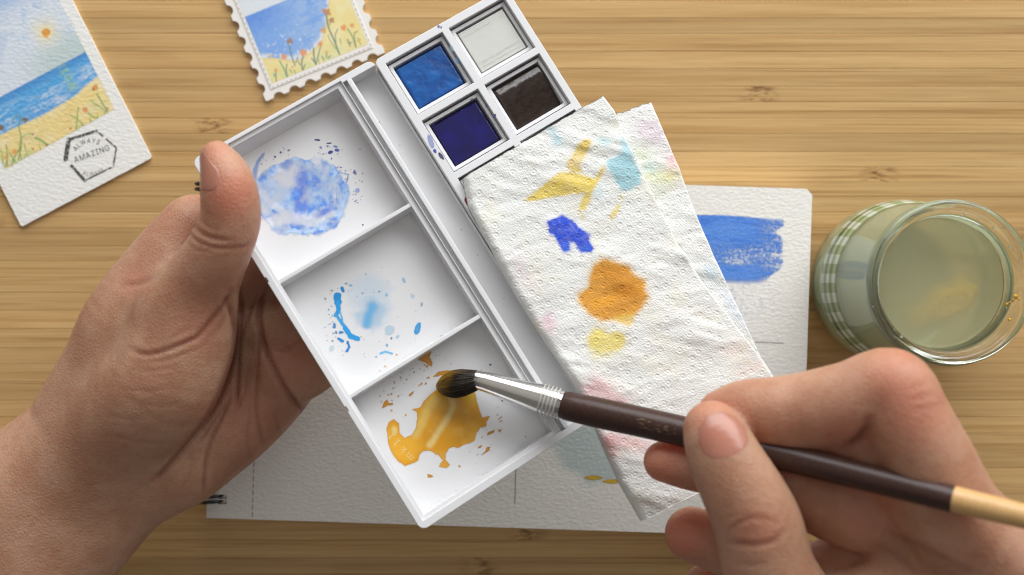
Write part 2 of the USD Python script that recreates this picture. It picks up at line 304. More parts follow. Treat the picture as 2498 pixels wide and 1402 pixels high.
def postcard():
    X, Y, a, b = Xc, Yc, a_, b_
    big, fine, str_ = nz(X, Y, 60, 1, 4), nz(X, Y, 5, 2, 3), nz(a * .18, b, 6, 7, 4)
    C = np.broadcast_to(lin(214, 222, 232), X.shape + (3,)).copy()
    C = blend(C, lin(150, 180, 222), .85 * sm(440, 535, b + 40 * (big - .5)))
    C = blend(C, lin(120, 160, 214), .7 * sm(500, 540, b + 30 * (big - .5)))
    C = blend(C, lin(230, 229, 226), .7 * sm(120, 40, a) * sm(480, 380, b))
    C = blend(C, lin(182, 203, 198), .75 * sm(395, 330, b + 30 * (big - .5)) * sm(140, 260, a))
    C = blend(C, lin(170, 195, 226), .5 * sm(.5, .62, nz(X, Y, 28, 5)) * sm(330, 420, b))
    ds = np.hypot(a - 268, b - 391)
    C = blend(C, lin(240, 226, 176), .55 * sm(52, 14, ds + 44 * (fine - .5) + 30 * (big - .5)))
    C = blend(C, lin(240, 222, 160), .6 * sm(22, 12, ds)); C = blend(C, lin(226, 150, 40), sm(12, 9, ds + 3 * (fine - .5)))
    sea = sm(306, 303, b + 2 * (fine - .5)); wv = sm(.42, .6, str_ * .7 + fine * .3)
    S_ = np.broadcast_to(lin(56, 160, 222), X.shape + (3,)); S_ = blend(S_, lin(38, 128, 200), .8 * sm(275, 304, b)); S_ = blend(S_, lin(90, 158, 220), .6 * sm(262, 225, b))
    S_ = blend(S_, lin(214, 224, 232), .85 * wv * sm(292, 262, b) * (.35 + .65 * sm(.4, .6, big)))
    S_ = blend(S_, lin(140, 190, 160), .75 * sm(16, 5, np.abs(a - 266 + 8 * (fine - .5))) * sm(.35, .6, str_))
    C = blend(C, S_, sea)
    shore = 222 + 4 * np.sin(a / 70 + 2.2) + 7 * (nz(X, Y, 40, 9) - .5) + 12 * sm(240, 330, a)
    sand = sm(shore + 4, shore - 4, b); Sd = np.broadcast_to(lin(238, 214, 140), X.shape + (3,)); Sd = blend(Sd, lin(240, 224, 176), .8 * sm(.45, .65, nz(a * .4, b, 22, 4)))
    Sd = blend(Sd, lin(224, 190, 104), .6 * sm(.52, .7, str_)); Sd = blend(Sd, lin(190, 205, 130), .55 * sm(.46, .66, nz(X, Y, 24, 31)) * sm(195, 150, b))
    C = blend(C, Sd, sand)
    G, G2 = (104, 164, 78), (78, 142, 70)
    C = stems(C, X, Y, [([(45, 390), (52, 345), (46, 300), (62, 292)], 1.6, G2), ([(52, 395), (48, 350), (60, 330), (80, 326)], 1.4, G), ([(30, 300), (40, 282), (62, 292)], 1.2, G2), ([(262, 270), (250, 252), (236, 228)], 1.7, G2), ([(262, 274), (240, 258), (221, 245)], 1.7, G),
        ([(186, 318), (188, 290), (191, 262)], 1.7, G), ([(210, 312), (190, 292), (172, 280)], 1.6, G), ([(246, 292), (228, 285), (214, 276)], 2, G), ([(118, 358), (105, 345), (86, 336)], 3.0, G), ([(16, 405), (18, 380), (15, 352)], 1.5, G2), ([(8, 408), (6, 380), (-2, 360)], 1.4, G),
        ([(30, 402), (40, 375), (52, 360)], 1.5, G2), ([(40, 398), (28, 380), (22, 370)], 1.5, G), ([(72, 384), (62, 366), (60, 350)], 1.3, G), ([(225, 305), (221, 296), (218, 290)], 1.3, G)] +
        [([(x, y), (x + dx, y - 14)], 1.0, G if i % 2 else G2) for i, (x, y, dx) in enumerate([(20, 404, -3), (26, 402, 4), (12, 408, 2), (34, 398, -4), (60, 388, 3), (240, 290, -3), (252, 286, 5), (100, 366, -5), (204, 314, -5), (218, 306, 4)])])
    C = dabs(C, X, Y, [(110, 88, 1, (226, 150, 40)), (62, 292, 6, (120, 96, 44)), (3, 311, 7, (120, 92, 40)), (232, 213, 7, (216, 138, 44)), (208, 268, 7, (222, 138, 60)), (262, 265, 3, (170, 110, 50)), (36, 370, 6, (230, 150, 60)), (14, 384, 3.5, (214, 140, 60)), (172, 313, 3, (170, 96, 50)), (80, 328, 2.5, (150, 90, 50)), (115, 353, 3, (170, 100, 60)), (80, 363, 3, (190, 120, 60)), (228, 218, 3, (170, 96, 40))])
    A = sm(27, 30, a + 2.5 * (fine - .5)) * sm(334, 331, a + 3 * (fine - .5)) * sm(144, 147, b + 4 * (fine - .5) - .016 * (a - 180))
    return C, A * (.88 + .12 * fine)
C, A = postcard(); C = blend(C, lin(236, 234, 228), 0.08 + .12 * (nz(Xc, Yc, 4, 97, 3) - .5))
decal(PC, 'beach_painting', W(Xc, Yc, zc + .03), C, A, M_print)
# the hexagon stamp
hx = [(166, 339), (234, 318), (286, 359), (275, 402), (206, 441), (159, 390)]
hxo = [(168, 340), (236, 319), (284, 360), (276, 406), (207, 440), (160, 388)]
def hexink(X, Y):
    n = nz(X, Y, 4, 3, 3); a = np.zeros(X.shape)
    for i, wd in enumerate((3.4, 1.9, 2.0, 2.0, 3.6, 5.5)):
        a = np.maximum(a, sm(wd + .8, wd - .8, dpl(X, Y, [hxo[i], hxo[(i + 1) % 6]])))
    for gx, gy, r in ((256, 334, 4), (166, 398, 7), (274, 405, 3)): a = a * sm(r - 1, r + 2, np.hypot(X - gx, Y - gy))
    return np.broadcast_to(lin(84, 84, 82), X.shape + (3,)), a * sm(.22, .55, n) * .95
flat_decal(PC, 'stamp_outline', 150, 296, 308, 452, 1.0, hexink, zc + .05, M_ink)
M_letter = plain('stamp_letter_ink', lin(92, 92, 90), .9)
M_letter2 = plain('stamp_letter_ink_faint', lin(146, 145, 142), .9)
def letters(text, hpx_, m, place, parent, name, z, sx=1.0):
    """Flat lettering; place(offset px, width px) gives a letter's left foot and reading angle (degrees, picture y down)."""
    o, out, s = 0.0, [], S(z)
    for ch in text:
        t = meshkit.text_mesh(ch, hpx_ / s, .02); v = t.vertices.copy(); v[:, 0] *= sx; wd = v[:, 0].max() * s
        (x, yy), ang = place(o + wd / 2); v[:, 0] -= wd / 2 / s; r = math.radians(-ang); R = np.array([[math.cos(r), -math.sin(r)], [math.sin(r), math.cos(r)]])
        v[:, :2] = v[:, :2] @ R.T; v += W(x, yy, z); out.append((v, np.array(t.faces))); o += wd + hpx_ * .16
    part(parent, name, cat(out), m)
letters('AMAZING', 14, M_letter, lambda o: ((183 + o * .93, 397 - o * .345), -20.5), PC, 'stamp_word', zc + .04, .92)
def arc(cx, cy, r, a0, sgn):
    def f(o):
        th = math.radians(a0) + sgn * o / r
        return (cx + r * math.cos(th), cy + r * math.sin(th)), math.degrees(th) + 90 * sgn
    return f
letters('ALWAYS', 11.5, M_letter, arc(221, 388, 40, -151, 1), PC, 'stamp_word', zc + .04, .85)
letters('ALWAYS', 11, M_letter2, arc(221, 372, 57, 111, -1), PC, 'stamp_word', zc + .04, .82)

# ------------------------------------------------------------------ stamp shaped card
zs = 1.4
s0 = np.array([650., 243.]); sa_ = np.array([.925, -.379]); sb_ = np.array([-.379, -.925])
def sp_(a, b): return s0[0] + sa_[0] * a + sb_[0] * b, s0[1] + sa_[1] * a + sb_[1] * b
wS, hS = 308, 420
poly = sg.Polygon([(-3, -3), (wS + 3, -3), (wS + 3, hS + 3), (-3, hS + 3)])
cut = [sg.Point(30.5 + 41.2 * i, -6).buffer(13.5) for i in range(7)] + [sg.Point(-6, 30 + 41.3 * i).buffer(13.5) for i in range(10)] + [sg.Point(wS + 6, 30 + 41.3 * i).buffer(13.5) for i in range(10)] + [sg.Point(30.5 + 41.2 * i, hS + 6).buffer(13.5) for i in range(7)]
poly = poly.difference(shapely.union_all(cut)).buffer(-2.5).buffer(4.5).buffer(-2)
ST = thing('stamp_card', (*W(*sp_(wS / 2, hS / 2), 0)[:2], 0), 'postage stamp shaped card with scalloped edge, painted blue sea and orange flowers', 'card')
def spoly(p, z0, z1):
    pts = [sp_(a, b) for a, b in list(p.exterior.coords)[:-1]]; return slab(pts, z0, z1)
part(ST, 'card', spoly(poly, .05, zs), M_stampcard)
fr = sg.box(19, 19, wS - 19, hS - 19)
part(ST, 'raised_panel', spoly(fr, zs - .2, zs + .18), M_stampcard)
dash = []
def dashed(p, q, n):
    p, q = np.array(p, float), np.array(q, float)
    for i in range(n):
        u, w2 = p + (q - p) * (i + .1) / n, p + (q - p) * (i + .62) / n; nn = (q - p) / np.linalg.norm(q - p); nn = np.array([-nn[1], nn[0]]) * 1.0
        dash.append((np.array([W(*sp_(*x), zs + .21) for x in (u - nn, w2 - nn, w2 + nn, u + nn)]), np.array([(0, 1, 2, 3)])))
e = 22.5
dashed((e, e), (wS - e, e), 22); dashed((e, hS - e), (e, e), 28); dashed((wS - e, e), (wS - e, hS - e), 28)
part(ST, 'stitch_line', cat(dash), plain('stitch_dents', lin(176, 172, 168), .9), kind='stuff')
a2, b2 = np.meshgrid(np.arange(26, wS - 24, 1.3), np.arange(30, 330, 1.3), indexing='xy'); X2, Y2 = sp_(a2, b2)
def stamp_paint():
    X, Y, a, b = X2, Y2, a2, b2
    fine, big, st = nz(X, Y, 4, 41, 3), nz(X, Y, 45, 42, 4), nz(a * .3, b, 7, 43, 4)
    C = np.broadcast_to(lin(106, 160, 228), X.shape + (3,)).copy()
    left = sm(190, 40, a); C = blend(C, lin(62, 130, 220), .9 * sm(130, 215, b + 30 * (big - .5)) * (.35 + .65 * left)); C = blend(C, lin(156, 188, 228), .8 * sm(.36, .58, st * .6 + big * .4) * sm(60, 200, a))
    C = blend(C, lin(218, 226, 236), .8 * sm(.58, .68, nz(X, Y, 6, 44, 3) * .65 + big * .35) * sm(190, 110, b) * sm(10, 60, a))
    C = blend(C, lin(216, 224, 230), sm(205, 209, b + 2 * (fine - .5)))
    shore = 94 + 9 * np.sin(a / 40 + 1.0) - 26 * np.exp(-((a - 105) / 60) ** 2) + 88 * sm(170, 262, a) + 8 * (nz(X, Y, 25, 45) - .5)
    C = blend(C, lin(226, 230, 228), .8 * sm(14, 2, np.abs(b - shore - 3)) * sm(.38, .55, nz(X, Y, 14, 46)))
    Sd = np.broadcast_to(lin(232, 214, 136), X.shape + (3,)); Sd = blend(Sd, lin(236, 224, 168), .8 * sm(.45, .62, big)); Sd = blend(Sd, lin(226, 196, 104), .7 * sm(12, 0, shore - b + 4 * (fine - .5))); Sd = blend(Sd, lin(202, 212, 140), .6 * sm(.45, .62, nz(X, Y, 22, 48)) * sm(80, 35, b))
    C = blend(C, Sd, sm(shore + 3, shore - 3, b))
    def g(pts): return [(520 + x / 5., y / 5.) for x, y in pts]
    D, Lg = (76, 116, 106), (116, 152, 104)
    C = stems(C, X, Y, [(g([(1540, 660), (1480, 500), (1410, 340), (1380, 190)]), 2.2, D), (g([(1500, 520), (1490, 430), (1520, 350)]), 1.2, D), (g([(1420, 300), (1440, 250)]), 1.2, D), (g([(1000, 800), (950, 660), (930, 550)]), 1.6, D), (g([(900, 930), (860, 830), (810, 740)]), 1.9, Lg), (g([(905, 930), (890, 850), (900, 780)]), 1.5, D),
        (g([(1090, 850), (1080, 760), (1100, 680)]), 1.9, D), (g([(1095, 850), (1120, 790)]), 1.5, D), (g([(1010, 760), (1030, 700)]), 1.4, D), (g([(1060, 790), (1040, 750)]), 1.5, D), (g([(1250, 780), (1230, 690), (1225, 590)]), 2.0, D), (g([(1255, 780), (1290, 640), (1310, 560)]), 1.5, D), (g([(1240, 760), (1200, 710)]), 1.6, D), (g([(1290, 770), (1285, 720)]), 1.2, Lg),
        (g([(1380, 700), (1385, 660)]), 1.4, D), (g([(1350, 730), (1330, 690)]), 1.5, D), (g([(1400, 710), (1430, 680)]), 1.5, D), (g([(1740, 570), (1700, 450), (1640, 350)]), 1.9, Lg), (g([(1740, 570), (1720, 420), (1760, 380)]), 1.3, D), (g([(1670, 560), (1640, 480)]), 1.6, D), (g([(1690, 520), (1650, 520)]), 1.4, D), (g([(1560, 530), (1545, 470)]), 1.2, Lg),
        (g([(770, 1000), (765, 920), (765, 860)]), 1.5, D), (g([(750, 930), (740, 900)]), 1.3, D), (g([(1800, 540), (1780, 500)]), 1.2, Lg), (g([(1500, 600), (1420, 480), (1400, 420)]), 1.2, Lg), (g([(960, 880), (940, 850)]), 1.4, Lg), (g([(1000, 890), (990, 850)]), 1.4, Lg)], .85)
    O, B = (226, 140, 52), (150, 104, 70)
    C = dabs(C, X, Y, [(520 + x / 5, y / 5, r, c) for x, y, r, c in [(1385, 145, 8, (186, 116, 56)), (1445, 245, 6.5, (172, 120, 66)), (1345, 370, 7, (214, 150, 60)), (1590, 335, 7, O), (1695, 310, 5.5, (224, 150, 60)), (1310, 530, 5.5, O), (1100, 640, 8.5, O), (865, 690, 7, O), (935, 500, 7.5, B), (710, 680, 3.5, (224, 180, 90)), (765, 855, 3.8, O), (1385, 635, 4.5, (226, 170, 80)), (1775, 480, 5, (206, 180, 70)), (1345, 120, 4, (196, 130, 60)), (1420, 170, 4, (190, 120, 56)), (965, 815, 3, (220, 160, 90))]], 3)
    A = sm(27, 28.5, a) * sm(wS - 26, wS - 27.5, a) * sm(31, 32.5, b)
    return C, A * .97
C, A = stamp_paint(); C = blend(C, lin(236, 234, 228), .12 + .2 * (nz(X2, Y2, 4, 98, 3) - .5)); decal(ST, 'beach_painting', W(X2, Y2, zs + .2), C, A, M_print_fine)

# ------------------------------------------------------------------ palette: its own tilted frame, v across, u down, w up (millimetres)
PM = np.array([[0.83507516, -0.53103504, 0.14370546], [0.51705535, 0.84682584, 0.12465856], [-0.18789156, -0.02979559, 0.98173774]])
PT = np.array([-27.2929, -.0881, 66.0])
def pal(v, u, w):
    v, u, w = np.broadcast_arrays(*[np.asarray(t, float) for t in (v, u, w)])
    return np.stack([v - 35, -(u - 65), w], -1) @ PM.T + PT
def palmesh(m):                                        # a Manifold drawn in (v, -u, w)
    v, f = V(m); return pal(v[:, 0], -v[:, 1], v[:, 2]), f
def onpal(px, py, w):                                  # the point of the plane at height w that is seen at a pixel of the photograph
    d = np.stack([(np.asarray(px, float) - CX) / F, (CY - np.asarray(py, float)) / F, -np.ones(np.shape(px))], -1)
    o = PM.T @ (np.array([0, 0, H]) - PT); dd = d @ PM; t = (w - o[2]) / dd[..., 2]
    p = o + t[..., None] * dd; return p @ PM.T + PT, p[..., 0] + 35, -p[..., 1] + 65
L = 124.6
def B(v0, v1, u0, u1, w0, w1): return box(v0, v1, -u1, -u0, w0, w1)
def pocket(v0, v1, u0, u1, w0, w1, dr):                # a recess that narrows by dr towards its floor
    return hull([(v, -u, w) for w, d in ((w1, 0), (w0, dr)) for v in (v0 + d, v1 - d) for u in (u0 + d, u1 - d)])
def rbox(v0, v1, u0, u1, w0, w1, r=2.0):
    cs = m3.CrossSection([[(v0 + r, -u1 + r), (v1 - r, -u1 + r), (v1 - r, -u0 - r), (v0 + r, -u0 - r)]]).offset(r, m3.JoinType.Round, 2, 24)
    return m3.Manifold.extrude(cs, w1 - w0).translate([0, 0, w0])
PAL = thing('paint_palette', pal(50, 62, -12), 'white plastic watercolour palette box held tilted by the left hand, three mixing wells', 'palette')
fl = -7.8
lid = rbox(-.9, 59.3, -.2, L, -10.5, 0, 2.2)
lid = lid - pocket(2.0, 46.2, 2.2, 121.2, fl, 1, 0.0) - hull([(v, -u, w) for v, u, w in ((0.9, .9, .2), (48.0, .9, .2), (48, 122.4, .2), (.9, 122.4, .2), (.9, .9, -.9), (48.0, .9, -.9), (48, 122.4, -.9), (.9, 122.4, -.9))])
lid = lid + hull([(v, -u, w) for w, d in ((-.9, 0), (fl, 2.2)) for v in (1.5, 48) for u in (1.5, 1.9 + d)])       # sloping head wall
lid = lid - B(48.2, 49.8, 1.6, 122.6, -2.6, 1)          # the groove beside the wells
lid = lid - pocket(51.0, 61, 1.8, 122.3, -5.6, 1, .5)     # the brush channel
for u in (16, 40.5, 61.5, 84, 108): lid = lid - B(-1.2, -.45, u - .8, u + .8, -10.6, .2) if u in (40.5, 84) else lid
part(PAL, 'mixing_tray', palmesh(lid), M_plastic)
for u in (42.8, 81.4):
    part(PAL, 'divider', palmesh(hull([(v, -(u + d), w) for v in (1.6, 47.0) for w, dd in ((-1.0, .55), (fl - .1, 1.15)) for d in (-dd, dd)])), M_plastic)
part(PAL, 'well_ridge', palmesh(B(46.3, 47.3, 2.0, 122.2, fl - .1, -1.2)), M_plastic)
part(PAL, 'channel_wall', palmesh(B(49.6, 50.9, 1.7, 122.4, -7, .05)), M_plastic)
tray = rbox(59.6, 106.3, .6, L - .3, -10.2, .3, 1.6)
cells = [(62.1 + c * 22.1, 62.1 + c * 22.1 + 19.9, 3.0 + 20.2 * r, 3.0 + 20.2 * r + 18.1) for r in range(6) for c in range(2)]
for (v0, v1, u0, u1) in cells: tray = tray - pocket(v0, v1, u0, u1, -8.6, 1, .25)
part(PAL, 'pan_tray', palmesh(tray), M_plastic)
part(PAL, 'hinge', palmesh(hull([(v, -u, w) for u in (3, 120) for v, w in ((59.0, -8), (60.0, -8), (59.4, -2.2))])), M_plastic)

# the marks of paint in the wells, each a film on the well's floor
def floor_decal(name, x0, x1, y0, y1, step, fn, w=fl + .05, m=None):
    X, Y = px_grid(x0, x1, y0, y1, step); C, A = fn(X, Y); P, v, u = onpal(X, Y, w)
    A = A * ((v > 2.4) & (v < 45.8) & (u > 2.6) & (u < 121))
    decal(PAL, name, P, C, A, m or M_wet, flip=True)
def specks(X, Y, C, A, L, seed=0, wob=.5):
    for x, y, rx, ry, ang, col, al in L:
        c, s_ = math.cos(math.radians(ang)), math.sin(math.radians(ang)); i0 = np.abs(X[0] - x) < max(rx, ry) * 2 + 4; j0 = np.abs(Y[:, 0] - y) < max(rx, ry) * 2 + 4
        if not i0.any() or not j0.any(): continue
        ix = np.ix_(j0, i0); xx, yy = X[ix] - x, Y[ix] - y
        d = np.hypot((xx * c + yy * s_) / rx, (-xx * s_ + yy * c) / ry) + wob * (nz(X[ix], Y[ix], max(2.0, min(rx, ry) * 1.1), seed + int(x)) - .5)
        e_ = sm(1.15, .85, d) * al * (.72 + .28 * sm(.45, .9, d)); C[ix], A[ix] = over(C[ix], A[ix], lin(col), e_)
    return C, A
def ring_specks(cx, cy, rx, ry, n, rmin, rmax, cols, seed, a0=0, a1=360, al=.8):
    r = np.random.default_rng(seed); out = []
    for _ in range(n):
        t = math.radians(r.uniform(a0, a1)); k = r.normal(1.0, .12); q = rmin + (rmax - rmin) * r.random() ** 3
        out.append((cx + rx * k * math.cos(t), cy + ry * k * math.sin(t), q * r.uniform(.7, 1.7), q, r.uniform(0, 180), cols[r.integers(len(cols))], al * r.uniform(.6, 1)))
    return out
def well1(X, Y):
    n1, n2, n3 = nz(X, Y, 34, 61, 4), nz(X, Y, 12, 62, 3), nz(X - Y * .4, Y + X * .4, 22, 63, 4)
    d = np.hypot((X - 735) / 122, (Y - 480) / 102) + .42 * (n1 - .5) + .14 * (n2 - .5)
    A = sm(1.0, .90, d); C = np.broadcast_to(lin(184, 208, 240), X.shape + (3,)).copy()
    C = blend(C, lin(140, 180, 238), sm(.42, .6, n3)); C = blend(C, lin(90, 144, 232), .85 * sm(.56, .68, n3 + .1 * sm(470, 540, Y) * sm(.1, .6, d)))
    cl = sm(42, 20, np.hypot((X - 700) / 1.1, (Y - 432) * 1.2) + 26 * (n2 - .5)); C = blend(C, lin(222, 224, 232), .85 * cl)
    C = blend(C, lin(224, 228, 238), .85 * sm(22, 8, dpl(X, Y, [(640, 545), (700, 530), (760, 538), (800, 520)]) + 18 * (n2 - .5)))
    C = blend(C, lin(220, 226, 238), .7 * sm(12, 4, dpl(X, Y, [(640, 470), (660, 495), (690, 515)]) + 8 * (n2 - .5)))
    C = blend(C, lin(96, 140, 228), .85 * sm(22, 4, np.hypot(X - 700, Y - 400) + 14 * (n2 - .5)))
    C = blend(C, lin(72, 122, 228), .9 * sm(18, 3, np.hypot((X - 790) * .55, (Y - 517) * 1.2 + (X - 790) * .5) + 8 * (n2 - .5)))
    C = blend(C, lin(84, 130, 230), .85 * sm(26, 6, dpl(X, Y, [(735, 425), (740, 470), (735, 505)]) + 16 * (n2 - .5)))
    A = A * (.35 + .55 * sm(.3, .6, n1)) * (.85 + .3 * sm(.75, .95, d)) * (.75 + .5 * sm(.35, .6, nz(X, Y, 18, 66, 4))); A = A * (1 - .75 * sm(20, 9, np.hypot(X - 770, (Y - 388) * 1.1) + 16 * (n2 - .5)))
    hook = sm(6.5, 2, dpl(X, Y, [(622, 436), (623, 412), (630, 392), (643, 375)]) * (.7 + .02 * np.abs(Y - 415)) + 4 * (n2 - .5)); C, A = over(C, A, lin(150, 176, 230), .7 * hook)
    for p in ([(815, 440), (826, 420), (850, 425), (846, 440), (838, 480)], [(820, 450), (822, 490)], [(832, 445), (838, 495)], [(840, 450), (843, 500)]): C, A = over(C, A, lin(140, 166, 222), .5 * sm(2.6, .6, dpl(X, Y, p) + 4.5 * (n2 - .5)) * (.4 + 1.2 * sm(.4, .6, nz(X, Y, 9, 68))))
    K, Bl = (34, 44, 96), (70, 90, 170)
    sp = [(774, 341, 7, 2.2, 5, K, .95), (803, 349, 6, 2, -8, K, .9), (799, 356, 3, 1.6, 0, K, .8), (818, 357, 5, 2.4, 10, (90, 110, 190), .85), (806, 371, 6, 4, -20, (40, 56, 150), .95), (822, 366, 5.5, 3.6, 10, (64, 84, 180), .9), (685, 371, 2.6, 2, 0, K, .9), (671, 382, 3, 2, 30, K, .95), (705, 366, 3, 2, -30, K, .8), (866, 420, 3, 6.5, -25, Bl, .75), (872, 464, 5, 5.5, 20, (150, 170, 222), .8), (885, 548, 2.2, 2.2, 0, (60, 66, 90), .9), (878, 364, 1.7, 1.7, 0, K, .8)]
    sp += ring_specks(735, 478, 135, 115, 46, .9, 2.6, [K, Bl, (52, 62, 120)], 5, -75, 10, .8) + ring_specks(700, 440, 80, 70, 22, .8, 1.9, [K, (60, 70, 110)], 6, 190, 275, .8) + ring_specks(720, 490, 70, 60, 12, .8, 2.0, [(50, 80, 190)], 9, 0, 360, .7)
    return specks(X, Y, C, A, sp, 3)
floor_decal('blue_wash', 600, 905, 325, 595, 1.2, well1)
def well2(X, Y):
    n1, n2 = nz(X, Y, 26, 71, 4), nz(X, Y, 8, 72, 3)
    C = np.broadcast_to(lin(160, 206, 236), X.shape + (3,)).copy()
    A = .42 * sm(52, 18, np.hypot((X - 905) * 1.0, (Y - 765) * .85) + 40 * (n1 - .5)); A = np.maximum(A, .18 * sm(70, 30, np.hypot(X - 905, (Y - 735) * .8) + 50 * (n1 - .5)))
    C, A = over(C, A, lin(84, 176, 232), .62 * sm(24, 0, dpl(X, Y, [(908, 748), (898, 775), (894, 792)]) * 1.25 + 16 * (n1 - .5) + 6 * (n2 - .5)))
    C, A = over(C, A, lin(176, 212, 236), .4 * sm(14, 10, np.hypot(X - 950, Y - 805) + 8 * (n2 - .5)))
    for p, wd, col in (([(823, 722), (824, 738)], 9, (40, 146, 216)), ([(824, 738), (826, 756), (820, 768)], 5.5, (50, 156, 222)), ([(820, 768), (836, 790), (848, 806)], 3.6, (60, 164, 226)), ([(836, 784), (830, 760)], 1.8, (90, 180, 232)), ([(842, 800), (856, 820), (872, 826)], 6, (46, 156, 222)), ([(848, 834), (852, 846), (846, 856)], 2.6, (36, 130, 205)), ([(826, 826), (836, 832)], 3, (46, 140, 210)), ([(928, 862), (940, 857), (956, 862)], 2.4, (110, 186, 232)), ([(834, 702), (838, 710)], 3.6, (40, 140, 210))):
        C, A = over(C, A, lin(col), .92 * sm(wd + 1, wd - 1, dpl(X, Y, p) + (2.5 + wd * .5) * (n2 - .5)))
    sp = [(1019, 801, 15, 7, -72, (58, 158, 220), .95), (985, 683, 3.5, 7, -25, (140, 190, 228), .6), (1006, 722, 4, 7, -25, (186, 212, 228), .5), (943, 719, 4, 4, 0, (150, 196, 230), .6), (1029, 742, 2.5, 5, 20, (120, 160, 200), .6), (970, 821, 5, 3, -40, (150, 196, 230), .55), (816, 794, 3.5, 7, 0, (40, 130, 200), .9), (833, 810, 6, 3, 10, (50, 140, 210), .85), (820, 810, 2, 4, -30, (40, 110, 180), .8), (856, 696, 3.5, 3, 0, (110, 180, 228), .7), (809, 850, 6, 8, 20, (190, 214, 226), .5), (955, 825, 2.4, 3, 20, (60, 90, 130), .7), (1077, 820, 2.2, 2.2, 0, (60, 66, 76), .85), (1054, 572, 0.1, .1, 0, (0, 0, 0), 0), (944, 842, 3, 4, 0, (90, 170, 220), .7), (892, 668, 1.8, 1.4, 0, (60, 80, 110), .8), (918, 870, 2.5, 2, 0, (90, 160, 210), .7)]
    sp += ring_specks(905, 770, 108, 92, 46, .9, 2.6, [(44, 110, 170), (120, 170, 210), (90, 110, 130)], 15, 95, 245, .8) + ring_specks(905, 770, 60, 60, 26, .8, 1.9, [(110, 140, 160), (150, 180, 200), (80, 90, 100)], 16, 0, 360, .6) + ring_specks(930, 760, 100, 100, 18, .8, 1.8, [(140, 170, 190)], 17, -90, 60, .5)
    return specks(X, Y, C, A, sp, 9)
floor_decal('cyan_wash', 785, 1095, 640, 885, 1.2, well2)
def z6(pts): return [(820 + x * .3566, 800 + y * .3566) for x, y in pts]
PUD = z6([(345, 690), (360, 645), (395, 620), (428, 650), (432, 715), (470, 752), (520, 730), (548, 680), (556, 610), (550, 572), (522, 556), (575, 542), (600, 500), (640, 460), (690, 420), (760, 430), (860, 420), (945, 415), (962, 500), (985, 575), (1000, 612), (1050, 603), (1030, 640), (1025, 672), (985, 680), (960, 720), (945, 770), (905, 790), (870, 798), (838, 822), (800, 812), (770, 825), (750, 860), (752, 900), (775, 935), (760, 956), (705, 950), (712, 925), (735, 905), (700, 870), (650, 840), (600, 838), (570, 862), (560, 905), (510, 930), (470, 942), (420, 905), (385, 860), (360, 800)])
